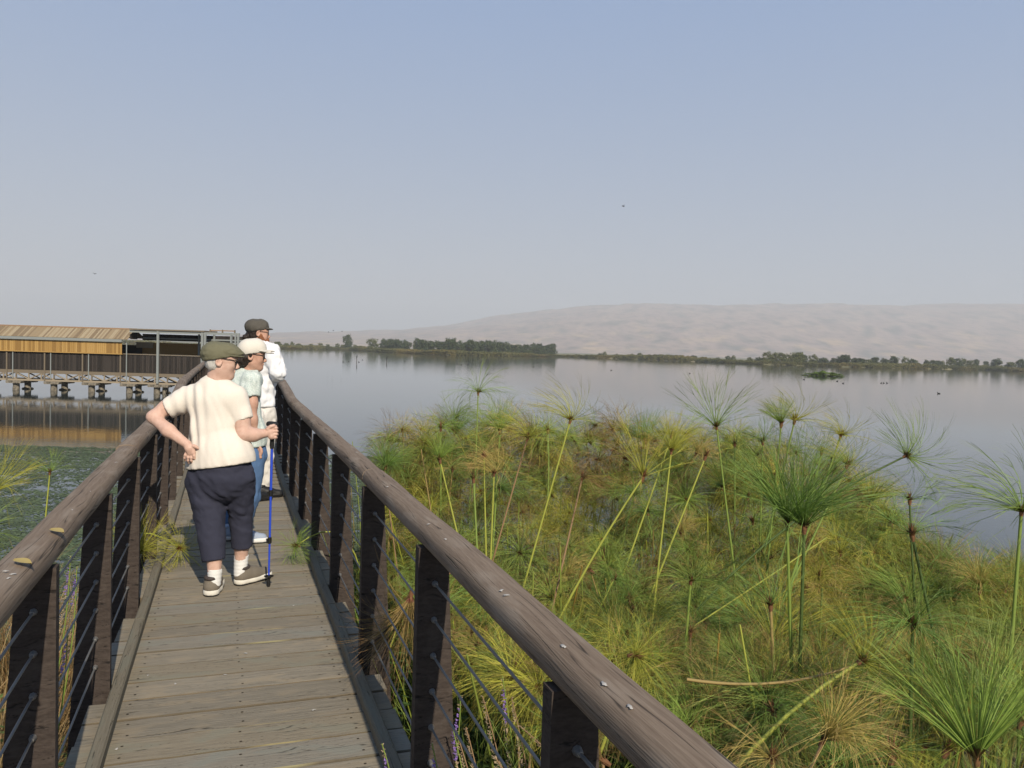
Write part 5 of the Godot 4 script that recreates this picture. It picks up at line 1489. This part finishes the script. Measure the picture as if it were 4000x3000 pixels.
func herb(rg: RandomNumberGenerator, n: int, tall: float, leaf: float, c0: Color, c1: Color) -> ArrayMesh:
	var mb := MB.new()
	for k in n:
		var a := rg.randf() * TAU
		var lean := Vector3(cos(a), 0, sin(a)) * rg.randf() * 0.45
		var h := tall * rg.randf_range(0.6, 1.1)
		mb.ribbon(PackedVector3Array([Vector3.ZERO, lean * h * 0.5 + Vector3(0, h * 0.5, 0), lean * h + Vector3(0, h, 0)]), 0.004, 0.002, Vector3(cos(a + 1.5), 0, sin(a + 1.5)), c0, c0)
		for i in 26:
			var t := rg.randf_range(0.15, 1.0)
			var p := lean * h * t + Vector3(0, h * t, 0)
			var b := rg.randf() * TAU
			var d := Vector3(cos(b), rg.randf_range(-0.1, 0.6), sin(b)).normalized()
			var ln := leaf * rg.randf_range(0.6, 1.2)
			mb.tint = c0.lerp(c1, rg.randf())
			var sd := d.cross(Vector3.UP).normalized()
			var nn := sd.cross(d).normalized()
			var i0 := mb.vert(p, nn); mb.vert(p + d * ln * 0.5 + sd * ln * 0.28, nn); mb.vert(p + d * ln, nn); mb.vert(p + d * ln * 0.5 - sd * ln * 0.28, nn)
			mb.quad(i0, i0 + 1, i0 + 2, i0 + 3)
	return mb.mesh()
func scatter(called: String, label: String, cat: String, mesh_: ArrayMesh, spots: Array, cols: Array) -> void:
	var mm := MultiMesh.new()
	mm.transform_format = MultiMesh.TRANSFORM_3D
	mm.use_colors = true
	mm.mesh = mesh_
	mm.instance_count = spots.size()
	for i in spots.size():
		mm.set_instance_transform(i, spots[i])
		mm.set_instance_color(i, cols[i])
	var mi := MultiMeshInstance3D.new()
	mi.name = called
	mi.multimesh = mm
	mi.material_override = M.leaf_mix
	add_child(mi)
	tag(mi, label, cat, "", "stuff")
func build_undergrowth() -> void:
	var rg := RandomNumberGenerator.new(); rg.seed = 31
	var area := func(n: int, side: float, x0: float, x1: float, d0: float, d1: float, s0: float, s1: float, cols: Array) -> Array:
		var sp := []; var cs := []
		while sp.size() < n:
			var d := rg.randf_range(d0, d1)
			var lim := x1 - 0.012 * pow(maxf(d - 3.0, 0.0), 2.6) if side > 0 else x1 - 0.010 * pow(maxf(d - 2.0, 0.0), 2.9)
			var x := x0 + rg.randf() * (x1 - x0)
			if x > lim: continue
			var s := rg.randf_range(s0, s1)
			sp.append(Transform3D(Basis(Vector3.UP, rg.randf() * TAU).scaled_local(Vector3(s, s, s)), walk_t * Vector3(side * x, WATER + 0.02, -d)))
			cs.append((cols[rg.randi() % cols.size()] as Color) * rg.randf_range(0.8, 1.15))
		return [sp, cs]
	var g := blades(rg, 40, 0.8, 0.0042, 1.0, Color(0.06, 0.095, 0.02), Color(0.17, 0.2, 0.045))
	var r: Array = area.call(300, 1.0, 1.05, 4.6, 0.6, 10.0, 0.3, 0.75, [Color(1, 1, 1), Color(1, 1, 1), Color(1.5, 1.2, 0.9), Color(0.7, 0.85, 0.9)])
	scatter("sedge", "fine green sedge filling the thicket under the papyrus", "sedge", g, r[0], r[1])
	var dry := blades(rg, 40, 0.9, 0.005, 0.8, Color(0.19, 0.12, 0.05), Color(0.34, 0.25, 0.12))
	r = area.call(260, 1.0, 1.05, 4.6, 0.6, 10.0, 0.4, 0.95, [Color(1, 1, 1), Color(0.8, 0.66, 0.55)])
	scatter("dry_sedge", "brown withered blades tangled in the papyrus thicket", "dry grass", dry, r[0], r[1])
	var hb := herb(rg, 12, 0.9, 0.055, Color(0.035, 0.06, 0.016), Color(0.10, 0.15, 0.04))
	r = area.call(520, 1.0, 1.0, 3.4, 0.6, 8.0, 0.5, 1.05, [Color(1, 1, 1), Color(0.8, 0.9, 0.8), Color(1.3, 1.2, 0.9)])
	scatter("herbs", "low leafy green herbs at the foot of the papyrus", "herbs", hb, r[0], r[1])
	var rb := blades(rg, 16, 1.25, 0.012, 0.3, Color(0.10, 0.15, 0.028), Color(0.21, 0.25, 0.05))
	r = area.call(240, 1.0, 0.95, 2.3, 1.0, 8.0, 0.6, 1.1, [Color(1, 1, 1), Color(1.2, 1.1, 0.8), Color(0.8, 0.9, 0.9)])
	scatter("reed_blades", "upright bright green blades growing close along the railing", "reeds", rb, r[0], r[1])
	# bare stems standing everywhere in the thicket
	var sb := MB.new()
	sb.tint = Color(0.2, 0.24, 0.045)
	sb.tube(PackedVector3Array([Vector3.ZERO, Vector3(0.02, 0.5, 0.01), Vector3(0.0, 1.0, 0.0)]), PackedFloat32Array([0.007, 0.006, 0.0045]), 5)
	r = area.call(420, 1.0, 1.05, 4.6, 0.8, 10.0, 0.5, 1.75, [Color(1, 1, 1), Color(1.3, 1.15, 0.8), Color(0.5, 0.55, 0.6), Color(1.6, 0.85, 1.0), Color(0.8, 0.5, 0.8)])
	for i in r[0].size():
		var t: Transform3D = r[0][i]
		t.basis = Basis(Vector3(rg.randfn(), 0, rg.randfn()).normalized(), absf(rg.randfn()) * 0.22) * t.basis.orthonormalized().scaled_local(Vector3(1, t.basis.y.length(), 1))
		r[0][i] = t
	scatter("papyrus_stems", "leaning bare papyrus stems all through the thicket", "papyrus", sb.mesh(), r[0], r[1])
	# beyond the other railing
	r = area.call(260, -1.0, 0.85, 2.6, 0.8, 7.0, 0.5, 1.0, [Color(1, 1, 1), Color(1.4, 1.2, 0.8)])
	scatter("bank_sedge", "green sedge on the bank beyond the other railing", "sedge", g, r[0], r[1])
	r = area.call(420, -1.0, 0.85, 2.5, 1.2, 6.5, 0.9, 1.6, [Color(1, 1, 1), Color(0.9, 0.75, 0.66)])
	scatter("bank_straw", "pale dry stalks leaning by the water beyond the other railing", "dry grass", dry, r[0], r[1])
	r = area.call(170, -1.0, 0.8, 2.2, 0.6, 5.0, 0.5, 0.95, [Color(1, 1, 1), Color(1.5, 1.5, 0.8)])
	scatter("bank_herbs", "leafy yellow-green herbs on the bank beyond the other railing", "herbs", hb, r[0], r[1])
	# weed that floats on the lake in patches
	var lf := MB.new()
	for i in 9:
		var p := Vector3(rg.randfn() * 0.06, 0.003 + 0.006 * rg.randf(), rg.randfn() * 0.06)
		var a := rg.randf() * TAU
		var t := Vector3(cos(a), rg.randf_range(-0.08, 0.15), sin(a)) * rg.randf_range(0.02, 0.05)
		var b := Vector3(-sin(a), 0, cos(a)) * rg.randf_range(0.008, 0.016)
		lf.tint = Color(0.055, 0.075, 0.03).lerp(Color(0.12, 0.145, 0.06), rg.randf())
		var i0 := lf.vert(p - t, Vector3.UP); lf.vert(p + b, Vector3.UP); lf.vert(p + t, Vector3.UP); lf.vert(p - b, Vector3.UP)
		lf.quad(i0, i0 + 1, i0 + 2, i0 + 3)
	var lm := lf.mesh()
	var pn := noise(55, 0.16, 3)
	for zone in [["water_weed", "green weed floating on the water between railing and hide", -15.0, -1.0, -20.4, -3.0, 16500, -0.6, Color(1.05, 1.08, 1.15)], ["water_lilies", "olive and tan weed floating beyond the papyrus", 3.5, 13.0, -12.0, -4.0, 4200, 0.02, Color(1.25, 1.05, 0.7)]]:
		var sp := []; var cs := []
		var guard := 0
		while sp.size() < zone[6] and guard < 200000:
			guard += 1
			var x := rg.randf_range(zone[2], zone[3]); var z := rg.randf_range(zone[4], zone[5])
			if pn.get_noise_2d(x, z * 0.6) + rg.randf_range(-0.25, 0.25) < zone[7]: continue
			var w := walk_t.affine_inverse() * Vector3(x, 0, z)
			if w.x > -0.9 and w.x < 1.2: continue
			var s := rg.randf_range(0.8, 2.2)
			sp.append(Transform3D(Basis(Vector3.UP, rg.randf() * TAU).scaled_local(Vector3(s, 1, s)), Vector3(x, WATER, z)))
			cs.append((zone[8] as Color) * rg.randf_range(0.7, 1.4))
		scatter(zone[0], zone[1], "water weed", lm, sp, cs)

# ---------------------------------------------------------------- small things
func build_small_things() -> void:
	var rg := RandomNumberGenerator.new(); rg.seed = 64
	# purple loosestrife and its dry seed spikes by the near posts
	for q in [[1492, 2905, 2.6, 1540, 3150, 1], [1688, 2905, 2.5, 1715, 3150, 1], [1800, 2715, 2.9, 1760, 3000, 1], [1962, 2640, 3.0, 1985, 2960, 1], [1752, 2780, 2.8, 1790, 3020, 1], [1885, 2720, 2.9, 1930, 2960, 0], [1998, 2725, 2.9, 2035, 2980, 0], [2030, 2835, 2.7, 2170, 2975, 0], [1935, 2960, 2.5, 2010, 3090, 0], [1780, 2850, 2.7, 1830, 3080, 0], [1820, 2840, 2.75, 1860, 3080, 0], [275, 2175, 3.6, 240, 2420, 1], [300, 2215, 3.7, 270, 2460, 1], [265, 2460, 3.2, 230, 2700, 1]]:
		var head := at_depth(q[0], q[1], q[2])
		var dir := (head - at_depth(q[3], q[4], q[2])).normalized()
		var len_ := 0.75
		var base := head - dir * len_
		var lft: bool = q[0] < 1000
		var o := thing("loosestrife", ("violet loosestrife spike beyond the other railing" if lft else "violet loosestrife spike by the near railing post") if q[5] else "brown seed spike of loosestrife by the near railing post", "flower", base, ("violet spikes beyond the other railing" if lft else "violet spikes by the near post") if q[5] else "seed spikes by the near post")
		var d := head - base
		part("stem", curved_stem(Vector3.ZERO, d, Vector3(0.02, 0, 0), 0.0028), M.stem[0 if q[5] else 4], o)
		var sp := MB.new()
		var fl := MB.new()
		for i in 150:
			var t := rg.randf_range(0.42, 1.0)
			var a := rg.randf() * TAU
			var p := d * t
			var e := (Vector3(cos(a), rg.randf_range(0.0, 0.7), sin(a))).normalized()
			var s := rg.randf_range(0.007, 0.014) * (1.15 - 0.7 * maxf(0.0, t - 0.5))
			var isf: bool = q[5] == 1 and t > 0.76 and t < 0.93
			(fl if isf else sp).ribbon(PackedVector3Array([p, p + e * s * 0.6, p + e * s]), 0.004 if not isf else 0.008, 0.003, e.cross(Vector3.UP), Color.WHITE, Color.WHITE)
		part("seed_spike", sp.mesh(), M.seed, o)
		if q[5]: part("petals", fl.mesh(), M.flower, o)
	# fallen leaves on the handrail
	var leaf := MB.new()
	var a0 := -1
	for i in 9:
		var t := i / 8.0
		var w := 0.016 * sin(PI * pow(t, 0.8)) + 0.0004
		var y := 0.002 + 0.0015 * sin(t * 5.0)
		var i0 := leaf.vert(Vector3(-w, y + 0.003, t * 0.07), Vector3(0.2, 1, 0).normalized()); leaf.vert(Vector3(0, y, t * 0.07), Vector3.UP); leaf.vert(Vector3(w, y + 0.004, t * 0.07), Vector3(-0.2, 1, 0).normalized())
		if a0 >= 0:
			leaf.quad(a0 + 1, a0, i0, i0 + 1); leaf.quad(a0 + 2, a0 + 1, i0 + 1, i0 + 2)
		a0 = i0
	var leaf_m := leaf.mesh()
	var lm := mat(lin(0.36, 0.27, 0.09), 0.6, "yellow_leaf")
	for q in [[262, 2042, 1.0, "narrow yellow fallen leaf farthest along the handrail"], [55, 2166, 1.2, "yellow fallen leaf on the handrail between two others"], [45, 2338, 1.0, "broad yellow fallen leaf curled over the handrail's inner edge"]]:
		var p := on_plane(q[0], q[1], 0.972)
		var w := walk_t.affine_inverse() * p
		w.x = clampf(w.x, -0.56, -0.51)
		w.y = 0.876 + 0.0795 - 9.0 * pow(w.x + 0.532, 2.0)
		tag(part("fallen_leaf", leaf_m, lm, self, walk_t * Transform3D(Basis(Vector3.UP, 0.2 + q[2] * 0.5), w)), q[3], "leaf")
	# dry reed leaf on the deck
	var dl := MB.new()
	dl.ribbon(PackedVector3Array([Vector3(0, 0.004, 0), Vector3(0.06, 0.008, -0.01), Vector3(0.13, 0.03, -0.03), Vector3(0.22, 0.08, -0.06)]), 0.004, 0.012, Vector3(0, 0.4, 1), Color.WHITE, Color.WHITE)
	var pd := on_plane(1212, 2496, 0.0)
	tag(part("reed_leaf", dl.mesh(), mat(lin(0.40, 0.27, 0.10), 0.6, "dry_leaf"), self, Transform3D(Basis(), pd + Vector3(0, 0.004, 0))), "dry tan reed leaf curling over the deck's shaded edge", "leaf")
	# droppings on rails and planks
	var white := mat(lin(0.36, 0.34, 0.31), 0.9, "dried_dropping")
	var rails := [get_node("railing"), get_node("railing_001")]
	for q in [[1635, 2018, 0], [1690, 2075, 0], [1905, 2268, 0], [1950, 2285, 0], [1470, 1878, 0], [2140, 2480, 0], [2250, 2627, 0], [2370, 2712, 0], [1395, 1752, 0], [60, 2200, 1], [90, 2212, 1], [20, 2198, 1], [470, 1784, 1], [360, 1892, 1], [300, 1961, 1], [880, 2640, 2], [455, 2930, 2], [578, 2642, 2], [1225, 2777, 2], [1147, 2368, 2], [685, 2675, 2], [400, 2920, 2], [960, 2555, 2]]:
		var p := on_plane(q[0], q[1], 0.0 if q[2] == 2 else 0.976)
		var w := walk_t.affine_inverse() * p
		if q[2] == 0: w.x = clampf(w.x, 0.655, 0.71); w.y = 0.9555 - 9.0 * pow(w.x - 0.681, 2.0)
		elif q[2] == 1: w.x = clampf(w.x, -0.56, -0.505); w.y = 0.9555 - 9.0 * pow(w.x + 0.532, 2.0)
		else: w.y = 0.0055
		var mb := MB.new()
		var c := mb.vert(Vector3(0, 0.002, 0), Vector3.UP)
		var n := 11
		for i in n:
			var a := TAU * i / n
			var rr := rg.randf_range(0.002, 0.007)
			mb.vert(Vector3(cos(a) * rr, 0.0, sin(a) * rr * 1.8), (Vector3.UP * 2 + Vector3(cos(a), 0, sin(a))).normalized())
		for i in n: mb.tri(c, c + 1 + (i + 1) % n, c + 1 + i)
		part("bird_dropping", mb.mesh(), white, get_node("boardwalk") if q[2] == 2 else rails[1 - q[2]], Transform3D(Basis(Vector3.UP, rg.randf() * 3.0), w))
	# water birds
	var duck := MB.new()
	blend_mesh(duck, [[Vector3(-0.14, 0.05, 0), Vector3(0.1, 0.05, 0), 0.055, 0.08], [Vector3(-0.2, 0.09, 0), Vector3(-0.12, 0.06, 0), 0.02, 0.05], [Vector3(0.13, 0.08, 0), Vector3(0.17, 0.19, 0), 0.035, 0.028], [Vector3(0.17, 0.2, 0), Vector3(0.19, 0.205, 0), 0.04, 0.035], [Vector3(0.2, 0.2, 0), Vector3(0.27, 0.19, 0), 0.018, 0.01]], 0.04, 0.02, Vector3.BACK)
	var dm := duck.mesh()
	for q in [[1340, 1414], [1362, 1413], [1402, 1415], [1416, 1406], [1580, 1412], [1788, 1422], [1802, 1426], [1828, 1424], [2083, 1434], [2388, 1447], [2694, 1459], [3140, 1483], [3270, 1490], [3293, 1498], [3442, 1497], [3452, 1497], [3465, 1497], [3667, 1538]]:
		var o := thing("water_bird", "small dark water bird swimming on the open lake", "bird", on_plane(q[0], q[1], WATER), "dark birds swimming on the lake")
		o.rotation.y = rg.randf_range(-0.6, 0.6) + (PI if rg.randf() < 0.4 else 0.0)
		part("plumage", dm, M.bird, o, Transform3D(Basis.from_scale(Vector3.ONE * 0.65), Vector3.ZERO))
	# cormorants on stakes
	var cor := MB.new()
	blend_mesh(cor, [[Vector3(-0.02, 0.1, 0), Vector3(0.03, 0.38, 0), 0.07, 0.09], [Vector3(-0.06, -0.05, 0), Vector3(-0.02, 0.15, 0), 0.03, 0.06], [Vector3(0.03, 0.42, 0), Vector3(0.0, 0.62, 0), 0.05, 0.03], [Vector3(0.0, 0.62, 0), Vector3(0.06, 0.66, 0), 0.03, 0.026], [Vector3(0.06, 0.66, 0), Vector3(0.14, 0.67, 0), 0.014, 0.008]], 0.04, 0.025, Vector3.BACK)
	var com := cor.mesh()
	for q in [[1393, 1415, 0.6], [1510, 1415, 0.35]]:
		var p := on_plane(q[0], q[1], WATER)
		var st := MB.new()
		st.tube(PackedVector3Array([Vector3(0, -0.8, 0), Vector3(0.02, q[2], 0)]), PackedFloat32Array([0.06, 0.05]), 6)
		tag(part("stake", st.mesh(), M.bark, self, Transform3D(Basis(), p)), "thin stake in the lake carrying a dark bird", "stake", "perch stakes in the lake")
		var o := thing("cormorant", "dark upright bird perched on a stake in the lake", "bird", p + Vector3(0.02, q[2] + 0.05, 0), "birds perched on stakes")
		part("plumage", com, M.bird, o)
	# egrets at the far reeds
	for q in [[2848, 1408], [3068, 1415], [3945, 1430]]:
		var o := thing("egret", "white egret standing before the far reeds", "bird", on_plane(q[0], q[1] + 5.0, WATER), "white egrets at the far reeds")
		var eg := MB.new()
		blend_mesh(eg, [[Vector3(-0.25, 0.5, 0), Vector3(0.15, 0.62, 0), 0.12, 0.16], [Vector3(0.2, 0.7, 0), Vector3(0.15, 1.0, 0), 0.07, 0.05], [Vector3(0.15, 1.0, 0), Vector3(0.35, 1.02, 0), 0.06, 0.02], [Vector3(0, 0.5, 0.03), Vector3(0, 0.0, 0.03), 0.04, 0.03], [Vector3(0.03, 0.5, -0.03), Vector3(0.03, 0.0, -0.03), 0.04, 0.03]], 0.05, 0.035, Vector3.BACK)
		part("plumage", eg.mesh(), M.egret, o)
	# birds in the air: two raised wings and a body
	var fly := MB.new()
	blend_mesh(fly, [[Vector3(-0.14, 0, 0), Vector3(0.12, 0, 0), 0.03, 0.05], [Vector3(0.03, 0.02, 0.03), Vector3(0.0, 0.14, 0.26), 0.045, 0.03, 1.0], [Vector3(0.0, 0.14, 0.26), Vector3(-0.08, 0.1, 0.48), 0.03, 0.012], [Vector3(0.03, 0.02, -0.03), Vector3(0.0, 0.14, -0.26), 0.045, 0.03], [Vector3(0.0, 0.14, -0.26), Vector3(-0.08, 0.1, -0.48), 0.03, 0.012]], 0.03, 0.02, Vector3.UP)
	var fmesh := fly.mesh()
	for q in [[2435, 806, 105.0, "single dark bird flying high in the empty sky", ""], [1283, 1297, 210.0, "small dark bird flying low over the far shore", "birds flying low over the shore"], [1302, 1292, 205.0, "small dark bird flying low over the far shore", "birds flying low over the shore"], [1336, 1295, 200.0, "small dark bird flying low over the far shore", "birds flying low over the shore"], [370, 1070, 150.0, "tiny dark bird in the sky above the hide", ""]]:
		var o := thing("flying_bird", q[3], "bird", at_depth(q[0], q[1], q[2]), q[4])
		o.rotation.y = rg.randf_range(-0.8, 0.8)
		part("plumage", fmesh, M.bird, o)
	# floating island of green plants
	var isl := on_plane(3218, 1469, WATER)
	var io := thing("floating_island", "low bright green raft of plants floating alone on the lake", "plants", isl)
	for i in 26:
		var c := crown_mesh(rg, 6, 26, 1.0, 1.0, 0.12, Color(0.08, 0.13, 0.022), Color(0.16, 0.23, 0.045)) if i < 3 else null
		if c: isl_meshes.append(c)
		var u := rg.randf_range(-1, 1)
		part("tuft", isl_meshes[i % 3], M.leaf_mix, io, Transform3D(Basis(Vector3.UP, rg.randf() * 6).scaled_local(Vector3(2.2, rg.randf_range(0.45, 0.75) * (1.1 - absf(u) * 0.6), 2.0)), Vector3(u * 3.0, 0.01, rg.randf_range(-1.2, 1.2) * sqrt(1.0 - u * u))))
var isl_meshes := []
